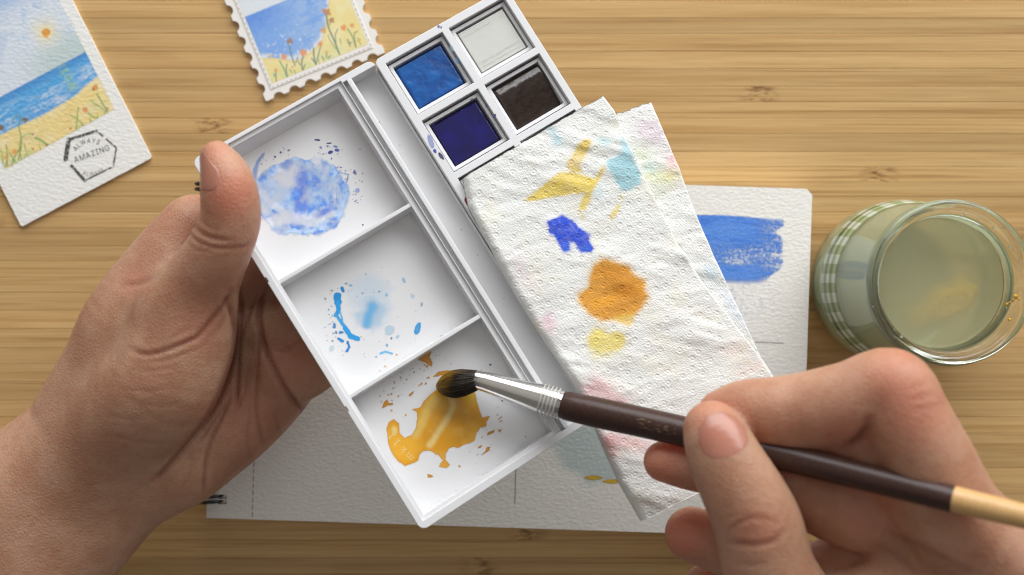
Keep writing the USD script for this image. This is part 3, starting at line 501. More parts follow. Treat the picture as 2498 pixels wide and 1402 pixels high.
def well3(X, Y):
    n1, n2 = nz(X, Y, 26, 81, 4), nz(X, Y, 7, 82, 3)
    d = sdpoly(X, Y, PUD) + 4 * (n2 - .5) + 3 * (n1 - .5)
    C = np.broadcast_to(lin(216, 152, 30), X.shape + (3,)).copy(); C = blend(C, lin(202, 142, 26), .8 * sm(1060, 1130, X)); C = blend(C, lin(240, 178, 50), .85 * sm(60, 20, np.hypot(X - 985, Y - 1085)))
    C = blend(C, lin(208, 176, 60), .7 * sm(1120, 1160, X) * sm(1010, 960, Y))
    C = blend(C, lin(232, 210, 140), .75 * sm(13, 1, dpl(X, Y, z6([(640, 800), (700, 710), (760, 620), (800, 540), (795, 490), (765, 450)])) + 5 * (n2 - .5)))
    C = blend(C, lin(230, 200, 110), .7 * sm(20, 2, dpl(X, Y, z6([(545, 720), (590, 640), (620, 560), (670, 490)])) + 6 * (n2 - .5)))
    C = blend(C, lin(236, 212, 140), .8 * sm(14, 4, np.hypot((X - 962) * 1.4, Y - 1050) + 5 * (n2 - .5)))
    C = blend(C, lin(206, 146, 34), .4 * sm(-6, -1, d)); C = blend(C, lin(230, 190, 96), .25 * sm(.46, .66, nz(X, Y, 30, 86, 3))); A = (.88 + .1 * sm(.35, .6, n1)) * sm(1.6, -1.6, d)
    for p in (z6([(555, 212), (600, 190), (655, 148), (640, 200), (662, 245), (650, 262), (620, 240)]), z6([(312, 548), (330, 505), (350, 488), (358, 512), (388, 514), (385, 528), (350, 530), (335, 542)]), z6([(496, 458), (515, 440), (536, 430), (525, 450), (505, 468)]), z6([(660, 335), (700, 300), (740, 290), (800, 290), (840, 300), (830, 330), (780, 330), (720, 322), (690, 330)]), z6([(990, 870), (1025, 838), (1030, 815), (1056, 812), (1045, 838), (1010, 862)]), z6([(1032, 735), (1036, 715), (1060, 705), (1085, 692), (1080, 712), (1050, 728)]), z6([(1105, 690), (1120, 698), (1135, 688), (1125, 705), (1122, 720)]), z6([(625, 1000), (645, 1002), (665, 1015), (645, 1022), (628, 1020)]), z6([(968, 822), (980, 806), (1000, 800), (992, 815), (978, 822)]), z6([(578, 392), (580, 372), (592, 375), (588, 390)])):
        dd = sdpoly(X, Y, p) + 3 * (n2 - .5); cc = blend(np.broadcast_to(lin(204, 144, 44), X.shape + (3,)), lin(178, 118, 30), sm(-3, -.5, dd)); a2_ = .92 * sm(1, -1, dd); C, A = blend(C, 0, a2_ * 0) * (1 - a2_[..., None]) + cc * a2_[..., None], np.maximum(A, a2_)
    Yk, Br = (206, 150, 50), (150, 110, 60)
    sp = [(1196, 889, 2.6, 2.6, 0, (58, 56, 54), .9), (1225, 977, 3, 1.8, 20, (130, 124, 112), .8), (1282, 1064, 1.8, 1.8, 0, (110, 110, 112), .8), (955, 1001, 2.6, 2.2, 0, Yk, .9), (990, 1012, 2, 2.2, 0, Yk, .9), (1121, 1137, 3.4, 2.4, 30, Yk, .8), (947, 963, 2.4, 2, 0, Yk, .9), (972, 966, 3, 2, -60, Yk, .8), (1042, 893, 2.6, 3.6, 30, Yk, .9), (1044, 921, 4, 2.4, -20, Yk, .9), (1216, 1022, 2, 1.7, 0, Br, .9), (1222, 1018, 4, 1.8, -30, (190, 150, 80), .8), (1222, 1027, 4, 1.6, -30, (190, 150, 80), .8), (1226, 858, 7, 4, -60, (196, 200, 120), .6), (1175, 905, 4, 2, 40, (214, 190, 120), .5)]
    sp += ring_specks(1070, 1010, 150, 120, 44, .9, 2.3, [Yk, Br, (180, 140, 80)], 25, 175, 262, .85) + ring_specks(1080, 1020, 130, 110, 22, .8, 2.0, [Yk, Br], 26, -40, 70, .7) + ring_specks(1010, 900, 90, 40, 14, .8, 2.2, [Br, Yk], 28, 0, 360, .8)
    return specks(X, Y, C, A, sp, 13)
floor_decal('yellow_puddle', 925, 1300, 850, 1230, 1.3, well3)
DIRT = [(895, 275, 1.8, 1.8, 0, (60, 60, 70), .9), (925, 298, 1.6, 1.6, 0, (60, 60, 66), .9), (1076, 545, 2.4, 2.2, 0, (50, 50, 54), .95), (1125, 559, 1.6, 1.4, 0, (100, 100, 104), .8), (1225, 800, 2.2, 1.8, 40, (60, 60, 60), .9), (1274, 862, 1.4, 4, 0, (90, 86, 84), .8), (1165, 622, 1.3, 1.2, 0, (120, 120, 122), .7), (1229, 727, 1.5, 1.2, 0, (110, 110, 112), .7), (975, 354, 3, 1, 30, (140, 140, 142), .5)]
for q_ in DIRT:
    X, Y = px_grid(q_[0] - 8, q_[0] + 8, q_[1] - 8, q_[1] + 8, 1.0); C, A = specks(X, Y, np.zeros(X.shape + (3,)) + lin(110, 110, 112), np.zeros(X.shape), [q_]); Pd, v_, u_ = onpal(X, Y, -5.55)
    decal(PAL, 'dirt_speck', Pd, C, A, M_wet, flip=True)
def rims(X, Y):
    C = np.zeros(X.shape + (3,)) + lin(30, 40, 120); A = np.zeros(X.shape); B1, D1 = (40, 60, 170), (30, 36, 90)
    return specks(X, Y, C, A, [(1070, 64, 3, 4, 0, B1, .7), (1076, 66, 2, 2.6, 0, D1, .85), (1207, 282, 2.4, 5, 20, (40, 50, 120), .9), (1186, 258, 2, 3, 0, D1, .8), (1061, 368, 3.4, 5, -30, B1, .95), (1076, 380, 4, 10, -35, D1, .9), (1051, 345, 6, 18, -20, (90, 120, 200), .5), (1117, 250, 3, 2.4, 0, (50, 50, 60), .8), (1150, 242, 5, 2, -25, D1, .8), (1057, 305, 5, 2, -25, D1, .7), (1115, 148, 3, 9, -25, (60, 120, 170), .85), (1102, 118, 4, 7, -20, (150, 190, 210), .5), (1140, 492, 5, 11, -28, (120, 16, 40), .98)] + [(1148 + 3 * i, 507 + 5 * i, 1.5, 2, 0, (60, 40, 50), .8) for i in range(5)])
X, Y = px_grid(1030, 1220, 50, 540, 1.3); C, A = rims(X, Y); Pd, v_, u_ = onpal(X, Y, .36); decal(PAL, 'paint_smear', Pd, C, A * (A > .05), M_wet, flip=True)
for pts, k_ in (([(936, 922), (965, 905), (1000, 884)], .6), ([(700, 690), (745, 662), (790, 640)], .35)):
    floor_decal('pink_stain', 690, 1010, 630, 935, 1.6, lambda X, Y: (np.broadcast_to(lin(190, 96, 130), X.shape + (3,)), k_ * sm(2.4, .8, dpl(X, Y, pts) + 1.5 * (nz(X, Y, 6, 5) - .5))))
# raised mould mark in the third well
def engraved():
    out = []
    d0, s_, x, yy = np.array([-.66, -.75]), 0, 1012., 1116.
    for ch, adv in (('m', 27), ('k', 22), ('1', 20), ('1', 0)):
        t = meshkit.text_mesh(ch, 17 / S(55), .05); v = t.vertices.copy(); v[:, 0] *= 1.0
        o3, _, _ = onpal(np.array(x), np.array(yy), fl + .02); ang = math.atan2(.75, -.66)      # reading direction, y up
        c, s2 = math.cos(ang), math.sin(ang); vv = np.stack([v[:, 0] * c - v[:, 1] * s2, v[:, 0] * s2 + v[:, 1] * c, v[:, 2]], -1)
        loc = vv @ PM; loc[:, 2] = v[:, 2]; vv = loc @ PM.T; out.append((vv + o3, np.array(t.faces))); x += d0[0] * adv; yy += d0[1] * adv
    return cat(out)
part(PAL, 'mould_mark', engraved(), plain('mould_mark_plastic', lin(222, 196, 128), .3))

# ------------------------------------------------------------------ paint pans
def pan(cell, col, label, seed, kind='paint', rough=.12, group=None, tilt=0.0, name='paint_pan'):
    v0, v1, u0, u1 = cell; v0, v1, u0, u1 = v0 + .55, v1 - .3, u0 + .7, u1 - .5; top = -1.4
    t = thing(name, pal((v0 + v1) / 2, (u0 + u1) / 2, -8.5), label, 'paint pan', group)
    cup = pocket(v0, v1, u0, u1, -8.5, top, .35) - pocket(v0 + 1.0, v1 - 1.0, u0 + 1.0, u1 - 1.0, -7.5, top + .1, .2)
    cup = cup - B(v0 - 1, v1 + 1, u0 - 1, u1 + 1, top - .001, top + 3)
    part(t, 'pan', palmesh(cup), M_cup)
    a, b = np.meshgrid(np.linspace(0, 1, 60), np.linspace(0, 1, 48), indexing='xy')
    vi, ui = v0 + 1.35 + (v1 - v0 - 2.65) * a, u0 + 1.45 + (u1 - u0 - 2.6) * b
    e = np.minimum(np.minimum(a, 1 - a) * (v1 - v0), np.minimum(b, 1 - b) * (u1 - u0))
    n = nz(vi, ui, 2.5, seed, 4)
    if kind == 'foil': hh = top - .35 - 1.0 * sm(.35, 0, e) + .03 * n
    elif kind == 'roll': hh = top - .5 - .9 * sm(.7, 0, e) + 1.1 * sm(.0, .22, b) * sm(1, .1, b) - 1.4 * b ** 1.5 + .18 * (n - .5) * sm(.5, .25, b)
    else: hh = top - .55 - 1.2 * sm(.8, 0, e) - .25 * np.hypot(a - .5, b - .5) + .35 * (n - .5) + tilt * (b - .5)
    P = pal(vi, ui, hh); f = grid_faces(48, 60)
    rim = np.concatenate([np.arange(60), 60 * np.arange(1, 48) + 59, 60 * 47 + np.arange(58, -1, -1), 60 * np.arange(46, 0, -1)])
    lower = pal(vi.ravel()[rim], ui.ravel()[rim], -7.4); k = 48 * 60; r = len(rim)
    sk = np.array([(rim[i], rim[(i + 1) % r], k + (i + 1) % r, k + i) for i in range(r)])
    v = np.vstack([P.reshape(-1, 3), lower]); part(t, 'foil_wrap' if kind == 'foil' else 'paint_cake', (v, np.vstack([f[:, ::-1], sk])), col, 40)
    return t, (v0, v1, u0, u1, top)
def cakemat(name, c1, c2, rough, scale=260):
    nodes = {'p': ('principled_bsdf', {'roughness': rough, 'specular_ior_level': .4, 'coat_weight': .35, 'coat_roughness': .1}), 'r': ('rgb_ramp', {'ramp': [(.3, c1), (.7, c2)]})}; links = [('nt.fac', 'r.fac'), ('r.color', 'p.base_color')]
    add_bump(nodes, links, scale, .4, .0009, 4.0); return mat(name, nodes, links)
GP = 'paint pans in the palette tray'
pan(cells[0], cakemat('cerulean_paint', lin(2, 60, 128), lin(12, 92, 166), .3), 'bright blue paint pan in the top left cell of the palette', 1, group=GP)
tf, ft = pan(cells[1], plain('silver_foil', lin(196, 196, 190), .42, metallic=.35, specular_ior_level=.3), 'paint pan still wrapped in embossed silver foil beside the blue pan', 2, 'foil', group=GP)
marks = []
for row, ln in ((.80, 30), (.90, 34), (.12, 26)):
    for i in range(ln):
        if rng.random() < .14: continue
        vv, uu = ft[0] + 2.4 + (ft[1] - ft[0] - 4.8) * (i + .5) / ln, ft[2] + 1.9 + (ft[3] - ft[2] - 3.2) * row
        hgt = (.95 if row == .8 else .6) * rng.uniform(.5, 1); marks.append(palmesh(B(vv - .10, vv + .10 + .14 * (rng.random() < .3), uu - hgt / 2, uu + hgt / 2, ft[4] - .45, ft[4] - .27)))
for k in range(7):
    uu = ft[2] + 4 + k * 1.25 + rng.uniform(-.3, .3); a, b = sorted(rng.uniform(0, 1, 2)); marks.append(palmesh(B(ft[0] + 2.4 + a * 11, ft[0] + 3.4 + b * 12, uu, uu + .05, ft[4] - .45, ft[4] - .325)))
part(tf, 'embossing', cat(marks), stage.GetPrimAtPath('/World/Looks/silver_foil') and UsdShade.Material.Get(stage, '/World/Looks/silver_foil'), kind='stuff')
pan(cells[2], cakemat('ultramarine_paint', lin(10, 4, 70), lin(16, 10, 96), .16, 180), 'deep ultramarine paint pan between the blue pan and the paper towel', 3, group=GP)
pan(cells[3], cakemat('umber_paint', lin(34, 24, 18), lin(52, 38, 30), .24, 500), 'dark brown paint pan below the silver foil pan', 4, 'roll', group=GP)
pan(cells[4], cakemat('crimson_paint', lin(74, 8, 24), lin(100, 14, 36), .2), 'paint pan almost hidden under the left edge of the paper towel', 5, group=GP)
#PART2
# ------------------------------------------------------------------ folded paper towel resting on the pan tray
nodes = {'c': ('attribute', {'attribute': 'paint'}), 'q': ('attribute', {'attribute': 'quilt'}), 'p': ('principled_bsdf', {'roughness': .95, 'specular_ior_level': .08, 'sheen_weight': .15}),
 'w': ('wave_texture', {'wave_type': 'bands', 'bands_direction': 'diagonal', 'scale': .0, 'distortion': 2.0}), 'v': ('noise_texture', {'scale': .9, 'detail': 4.0, 'roughness': .65}), 'bp': ('bump', {'strength': .5, 'distance': .0004})}
del nodes['w']
M_towel = mat('paper_towel', nodes, [('c.color', 'p.base_color'), ('q.vector', 'v.vector'), ('v.fac', 'bp.height'), ('bp.normal', 'p.normal')])
def along(pts, n):
    p = np.asarray(pts, float); d = np.r_[0, np.cumsum(np.hypot(*np.diff(p, axis=0).T))]; t = np.linspace(0, d[-1], n)
    return np.stack([np.interp(t, d, p[:, 0]), np.interp(t, d, p[:, 1])], -1)
def stain(C, X, Y, pts, col, a, soft=4, rough=9, seed=0):
    d = sdpoly(X, Y, pts) + rough * (nz(X, Y, 11, seed, 3) - .5) + rough * .7 * (nz(X, Y, 4, seed + 3, 2) - .5); fib = nz(X, Y, 2.6, seed + 21, 2) - .5; m = np.maximum(sm(soft * 1.3, -soft * 1.3, d + 5 * fib) * (.84 + .36 * (nz(X, Y, 7, seed + 9, 3) - .3)), .3 * sm(soft * 3.2, -soft, d + 9 * fib))
    return blend(C, lin(col), a * m)
def ell(cx, cy, rx, ry, ang=0, n=24):
    t = np.arange(n) / n * 2 * np.pi; c, s_ = math.cos(math.radians(ang)), math.sin(math.radians(ang))
    return [(cx + rx * math.cos(k) * c - ry * math.sin(k) * s_, cy + rx * math.cos(k) * s_ + ry * math.sin(k) * c) for k in t]
def z7(pts): return [(1100 + x * .3852, 220 + y * .3852) for x, y in pts]
def z8(pts): return [(1200 + x * .4279, 700 + y * .4279) for x, y in pts]
def towel_colour(X, Y):
    C = np.broadcast_to(lin(228, 228, 224), X.shape + (3,)).copy()
    C = blend(C, lin(228, 224, 206), .5 * sm(.5, .7, nz(X, Y, 50, 91)))
    Ye = (222, 194, 72)
    C = stain(C, X, Y, z7([(475, 690), (530, 640), (600, 590), (680, 525), (740, 515), (790, 520), (860, 545), (920, 560), (900, 620), (820, 650), (740, 660), (650, 675), (560, 690), (500, 702)]), Ye, .92, 3, 7, 1)
    C = stain(C, X, Y, z7([(860, 305), (885, 320), (870, 380), (835, 440), (815, 480), (835, 515), (790, 520), (745, 500), (735, 465), (770, 410), (810, 340)]), (220, 188, 58), .92, 3, 6, 2)
    C = stain(C, X, Y, z7([(960, 485), (975, 490), (950, 550), (910, 620), (885, 690), (855, 760), (815, 755), (830, 690), (870, 610), (920, 550)]), Ye, .9, 3, 6, 3)
    C = stain(C, X, Y, z7([(1060, 720), (1075, 730), (1050, 790), (1015, 820), (1010, 790)]), (226, 200, 90), .8, 3, 6, 4); C = stain(C, X, Y, z7([(1080, 650), (1100, 660), (1080, 700), (1065, 690)]), (228, 214, 130), .6, 3, 5, 5); C = stain(C, X, Y, z7([(815, 770), (840, 790), (845, 825), (825, 800)]), (226, 204, 100), .7, 3, 5, 6)
    Te = (140, 200, 216)
    C = stain(C, X, Y, z7([(975, 450), (1060, 410), (1090, 380), (1130, 400), (1160, 440), (1205, 520), (1205, 590), (1130, 630), (1080, 630), (1040, 560), (1000, 500)]), (140, 194, 206), .85, 4, 8, 7)
    C = stain(C, X, Y, z7([(1075, 300), (1110, 310), (1160, 420), (1110, 420), (1080, 380)]), (178, 216, 224), .8, 4, 8, 8); C = stain(C, X, Y, z7([(590, 200), (640, 230), (710, 310), (700, 340), (650, 350), (640, 270), (600, 240)]), Te, .55, 6, 12, 9)
    C = stain(C, X, Y, ell(1472, 345, 18, 12), Te, .4, 8, 10, 10); C = stain(C, X, Y, ell(1462, 470, 14, 16), (190, 214, 220), .5, 8, 10, 11)
    C = stain(C, X, Y, z7([(610, 830), (650, 810), (700, 790), (740, 800), (780, 830), (815, 870), (880, 910), (880, 960), (905, 1000), (890, 1020), (830, 1025), (800, 1000), (785, 955), (750, 960), (755, 1010), (715, 1025), (690, 985), (665, 930), (625, 900)]), (22, 70, 206), 1.0, 2.5, 8, 12)
    C = stain(C, X, Y, z7([(700, 960), (760, 960), (755, 1015), (710, 1020)]), (70, 116, 220), .5, 3, 6, 13); C = stain(C, X, Y, z7([(820, 980), (900, 980), (895, 1020), (830, 1025)]), (60, 112, 224), .5, 3, 6, 14)
    Or = (216, 148, 48)
    OR = [(1440, 675), (1452, 645), (1475, 632), (1500, 640), (1535, 652), (1548, 672), (1572, 682), (1572, 705), (1580, 725), (1562, 752), (1545, 768), (1512, 775), (1470, 780), (1440, 765), (1415, 735), (1415, 715), (1438, 700)]
    C = stain(C, X, Y, [((x - 1495) * 1.06 + 1495, (y - 708) * 1.06 + 708) for x, y in OR], (226, 184, 96), .75, 5, 8, 15); C = stain(C, X, Y, OR, Or, .95, 4, 9, 16)
    C = stain(C, X, Y, ell(1530, 710, 34, 24, 10), (188, 118, 30), .65, 12, 12, 17); C = stain(C, X, Y, ell(1495, 665, 36, 20, 10), (200, 130, 40), .5, 10, 10, 18); C = stain(C, X, Y, ell(1470, 735, 30, 14, 0), (226, 158, 50), .6, 8, 8, 19)
    C = stain(C, X, Y, z8([(690, 180), (760, 150), (810, 140), (815, 190), (790, 225), (750, 215)]), (226, 188, 86), .85, 4, 8, 20)
    C = stain(C, X, Y, z8([(545, 290), (580, 235), (640, 235), (660, 265), (700, 250), (750, 260), (770, 310), (745, 350), (690, 370), (600, 375), (555, 340)]), (226, 206, 100), .92, 6, 9, 21); C = stain(C, X, Y, z8([(560, 340), (700, 360), (680, 400), (580, 410)]), (232, 222, 160), .6, 9, 9, 22)
    Pi = (216, 150, 150)
    C = stain(C, X, Y, z8([(280, 160), (330, 140), (365, 190), (350, 260), (310, 250), (285, 200)]), (206, 158, 178), .6, 9, 14, 23)
    C = stain(C, X, Y, z8([(520, 570), (590, 510), (660, 540), (690, 590), (780, 640), (740, 680), (640, 640), (540, 620)]), (226, 160, 164), .62, 12, 16, 24)
    C = stain(C, X, Y, z8([(610, 840), (720, 830), (900, 880), (900, 930), (800, 930), (720, 920), (660, 900)]), Pi, .6, 12, 18, 25); C = stain(C, X, Y, z8([(620, 850), (690, 850), (720, 960), (690, 975), (640, 910)]), (208, 138, 134), .6, 9, 14, 26)
    C = stain(C, X, Y, ell(1275, 660, 14, 50, -28), (226, 196, 204), .35, 14, 14, 27); C = stain(C, X, Y, ell(1800, 850, 40, 18, -20), (230, 208, 190), .45, 16, 14, 28); C = stain(C, X, Y, ell(1840, 895, 40, 10, -25), (232, 204, 188), .5, 10, 12, 29)
    C = stain(C, X, Y, ell(1415, 390, 26, 14, -30), (214, 206, 190), .5, 12, 12, 30)
    return C
def towel_under_colour(X, Y):
    C = np.broadcast_to(lin(228, 228, 224), X.shape + (3,)).copy()
    for e_, col, a in ((ell(1590, 320, 40, 26, 30), (224, 196, 212), .5), (ell(1640, 395, 14, 18), (228, 160, 176), .6), (ell(1570, 375, 24, 16, 20), (204, 212, 170), .55), (ell(1605, 430, 46, 18, 8), (220, 220, 150), .55), (ell(1590, 410, 18, 14), (170, 206, 210), .5), (ell(1640, 425, 18, 14), (228, 214, 130), .5), (ell(1735, 665, 16, 22, -30), (180, 212, 226), .5), (ell(1790, 750, 12, 50, -30), (190, 212, 232), .4), (ell(1600, 465, 30, 18), (210, 220, 190), .45)):
        C = stain(C, X, Y, e_, col, a, 12, 16, int(e_[0][0]))
    return C
rq = np.random.default_rng(21)
def towel_part(parent, name, LP, RP, n, m, w0, colour, round_left, seed, thick=1.5):
    Lp, Rp = along(LP, n), along(RP, n)
    jag = (nz(np.arange(n) * 1., np.zeros(n), 3, seed, 3) - .5)
    t = np.linspace(0, 1, m); X = Lp[:, None, 0] * (1 - t) + Rp[:, None, 0] * t; Y = Lp[:, None, 1] * (1 - t) + Rp[:, None, 1] * t
    # torn ends
    dirn = (Lp[1] - Lp[0]) / np.hypot(*(Lp[1] - Lp[0])); tear = 9 * (nz(t * 90, 0 * t, 7, seed + 1, 4) - .5); fall = np.exp(-np.arange(n) / 6.0)[:, None]
    X = X + fall * dirn[0] * tear; Y = Y + fall * dirn[1] * tear
    tear2 = 8 * (nz(t * 90, 0 * t + 5, 9, seed + 2, 4) - .5); X = X + fall[::-1] * dirn[0] * tear2; Y = Y + fall[::-1] * dirn[1] * tear2
    _, v, u = onpal(X, Y, w0)
    mmx = np.hypot(X - Lp[:, None, 0], Y - Lp[:, None, 1]) / 8.3; mmr = np.hypot(X - Rp[:, None, 0], Y - Rp[:, None, 1]) / 8.3
    w = np.full(X.shape, w0) + 1.0 * (nz(v, u, 16, seed + 3, 3) - .5) + 1.1 * (nz(v * .35 + u * .2, u - v * .3, 6, seed + 4, 3) - .5)
    w = w + .9 * sm(-.5, 2.5, nz(v * .3 + u * .16, u * .75 - v * .75, 7, seed + 12, 3) * 6 - 3) - .45
    # embossing: little rings and a fine woven relief
    gx, gy = np.meshgrid(np.arange(-6, 48), np.arange(-4, 52)); jit = rq.uniform(-.8, .8, (2,) + gx.shape)
    ctr = np.stack([(40 + gx * 3.6 + (gy % 2) * 1.8 + jit[0]).ravel(), (gy * 3.2 + jit[1]).ravel()], -1); keep = rq.random(len(ctr)) < .72; ctr = ctr[keep]
    from scipy.spatial import cKDTree
    kd = cKDTree(ctr); d, _ = kd.query(np.stack([v.ravel(), u.ravel()], -1)); d = d.reshape(X.shape)
    ring = .03 * np.exp(-((d - .95) / .22) ** 2) - .15 * np.exp(-((d - .55) / .2) ** 2)
    wv = np.sin((v + u) * 5.6 + 1.3 * np.sin((u - v) * 2.3) + 4 * nz(v, u, 3, seed + 6)) * np.sin((u - v) * 6.2 + 1.2 * np.sin((v + u) * 2.7) + 4 * nz(v, u, 3, seed + 7))
    w = w + ring + .095 * wv * sm(.6, 1.1, d) + .11 * (nz(v, u, .8, seed + 8, 2) - .5)
    if round_left: r = 2.3; q_ = np.clip(1 - mmx / r, 0, 1); w = w - r * (1 - np.sqrt(np.maximum(1 - q_ ** 2, 0)))
    q_ = np.clip(1 - mmr / .8, 0, 1); w = w - .7 * (1 - np.sqrt(np.maximum(1 - q_ ** 2, 0)))
    P = pal(v, u, w)
    C = colour(X, Y); f = grid_faces(n, m)
    rim = np.concatenate([np.arange(m), m * np.arange(1, n) + m - 1, m * (n - 1) + np.arange(m - 2, -1, -1), m * np.arange(n - 2, 0, -1)])
    Pb = pal(v.ravel()[rim], u.ravel()[rim], np.minimum(w.ravel()[rim] - .3, w0 - thick)); k, r = n * m, len(rim)
    sk = np.array([(rim[(i + 1) % r], rim[i], k + i, k + (i + 1) % r) for i in range(r)])
    cen = Pb.mean(0); vv = np.vstack([P.reshape(-1, 3), Pb, cen]); fb = np.array([(k + (i + 1) % r, k + i, k + r, k + r) for i in range(r)])
    CC = np.vstack([C.reshape(-1, 3), C.reshape(-1, 3)[rim], C[0, 0][None]]); qq = np.stack([v, u, 0 * v], -1).reshape(-1, 3); qq = np.vstack([qq, qq[rim], qq[:1]])
    tri = np.vstack([f[:, [0, 1, 2]], f[:, [0, 2, 3]], sk[:, [0, 1, 2]], sk[:, [0, 2, 3]], fb[:, :3]])
    part(parent, name, (vv, tri[:, ::-1] if TOWEL_FLIP else tri), M_towel, True, {'paint': np.clip(CC, 0, 1), 'quilt': qq})
TOWEL_FLIP = False
TW = thing('paper_towel', pal(90, 90, .4), 'folded white quilted paper towel with yellow, blue and orange paint stains on the palette', 'paper towel')
UL = [(1130, 432), (1145, 500), (1175, 560), (1258, 715), (1330, 830), (1400, 930), (1440, 1005), (1470, 1080), (1515, 1180), (1568, 1272)]
UR = [(1472, 232), (1500, 268), (1530, 340), (1600, 480), (1660, 600), (1720, 690), (1790, 780), (1850, 860), (1888, 918), (1950, 1075)]
LL = [(1440, 300), (1500, 420), (1570, 560), (1640, 680), (1700, 770), (1780, 880), (1840, 1020)]
LR = [(1590, 246), (1622, 320), (1660, 410), (1700, 520), (1745, 625), (1785, 710), (1830, 810), (1860, 870), (1895, 925), (1930, 985)]
towel_part(TW, 'lower_fold', LL, LR, 380, 90, 1.5, towel_under_colour, False, 40, 1.0)
towel_part(TW, 'upper_fold', UL, UR, 520, 250, 3.6, towel_colour, True, 50, 2.8)

# ------------------------------------------------------------------ water jar
jc = (130.2, 1.4)
M_glass = mat('jar_glass', {'p': ('glass_bsdf', {'color': (.96, .985, .97), 'roughness': 0.0, 'IOR': 1.48})}, [], 'p.BSDF')
M_water = mat('cloudy_water', {'d': ('principled_bsdf', {'base_color': tuple(lin(244, 245, 206)), 'roughness': .9, 'specular_ior_level': 0.0}), 't': ('transparent_bsdf', {'color': (.86, .9, .74)}), 'm': ('mix_closure', {'fac': .42}), 'f': ('fresnel', {'IOR': 1.33}), 'g': ('glossy_bsdf', {'color': (1, 1, 1), 'roughness': .02}), 'x': ('mix_closure', {})},
 [('d.BSDF', 'm.closure1'), ('t.BSDF', 'm.closure2'), ('f.fac', 'x.fac'), ('m.closure', 'x.closure1'), ('g.BSDF', 'x.closure2')], 'x.closure')
JAR = thing('water_jar', (*jc, 0), 'round glass jar of cloudy rinse water with a green gingham band, right of the sketchbook', 'jar')
outer = [(0, .1), (21.0, .1), (23.5, .6), (25.8, 2.2), (27.2, 5), (27.7, 9), (27.8, 14), (27.7, 19), (26.9, 25), (25.6, 31), (24.3, 38), (23.3, 45), (22.7, 51), (22.6, 54), (23.2, 55.4), (24.5, 56.2), (24.9, 57.6), (24.8, 59.4), (24.2, 60.6), (23.2, 61.0)]
inner = [(22.2, 60.6), (21.4, 59.4), (20.6, 57.0), (20.1, 54), (20.0, 51), (20.6, 45), (21.6, 38), (22.9, 31), (24.2, 25), (25.0, 19), (25.2, 14), (25.1, 9.5), (24.2, 6.2), (22.0, 4.2), (18, 3.2), (0, 2.8)]
gl = np.vstack([catmull(outer[1:], 4), catmull(inner[:-1], 4)])
gv, gf = lathe(np.vstack([[(0.001, .1)], gl, [(0.001, 2.8)]]), jc, 128)
part(JAR, 'glass', (gv, gf), M_glass, True)
wl = 49.0
wi = catmull(inner[:-1], 4)[::-1]; wi = wi[wi[:, 1] < wl]; wi = wi + np.array([.12, -.08])
ri = np.interp(wl, [45, 51], [20.6, 20.0])
wv_, wf_ = lathe(np.vstack([[(0.001, 2.7)], wi, [(ri + .1, wl + .35), (ri - .6, wl + .05), (ri - 1.5, wl), (0.001, wl)]]), jc, 128)
n_top = wf_[:, :].max(1) >= (len(wi) + 1) * 128
part(JAR, 'water', compact(wv_, wf_[~n_top]), M_water, True)
M_surface = mat('water_surface', {'d': ('principled_bsdf', {'base_color': tuple(lin(244, 240, 188)), 'roughness': .9, 'specular_ior_level': 0.0}), 't': ('transparent_bsdf', {'color': (.97, .98, .9)}), 'm': ('mix_closure', {'fac': .66}), 'f': ('fresnel', {'IOR': 1.33}), 'g': ('glossy_bsdf', {'color': (1, 1, 1), 'roughness': .02}), 'x': ('mix_closure', {})},
 [('d.BSDF', 'm.closure1'), ('t.BSDF', 'm.closure2'), ('f.fac', 'x.fac'), ('m.closure', 'x.closure1'), ('g.BSDF', 'x.closure2')], 'x.closure')
part(JAR, 'water_surface', compact(wv_, wf_[n_top]), M_surface, True)
# printed gingham band on the outside of the glass
zz = np.linspace(18.6, 30.2, 70); rr = np.interp(zz, [p[1] for p in outer[:19]], [p[0] for p in outer[:19]]) + .04
th = np.linspace(0, 2 * np.pi, 721); TH, ZZ = np.meshgrid(th, zz); RR = np.broadcast_to(rr[:, None], TH.shape)
Pb = np.stack([jc[0] + RR * np.cos(TH), jc[1] + RR * np.sin(TH), ZZ], -1)
cw = TH / (2 * np.pi) * 26; rw = (ZZ - 18.6) / 11.6 * 3
gx_, gy_ = (cw % 1) < .5, ((rw + .25) % 1) < .5
thread = .9 + .2 * nz(TH * 400, ZZ * 6, 3, 5)
Cg = np.where((gx_ & gy_)[..., None], lin(118, 132, 76), np.where((gx_ | gy_)[..., None], lin(168, 178, 134), lin(226, 230, 222))) * thread[..., None]
Ag = np.where(gx_ & gy_, .8, np.where(gx_ | gy_, .7, .62)) * sm(18.6, 18.8, ZZ) * sm(30.2, 30.0, ZZ)
M_band = painted('printed_band', .5, None)
decal(JAR, 'gingham_band', Pb, Cg, Ag, M_band)
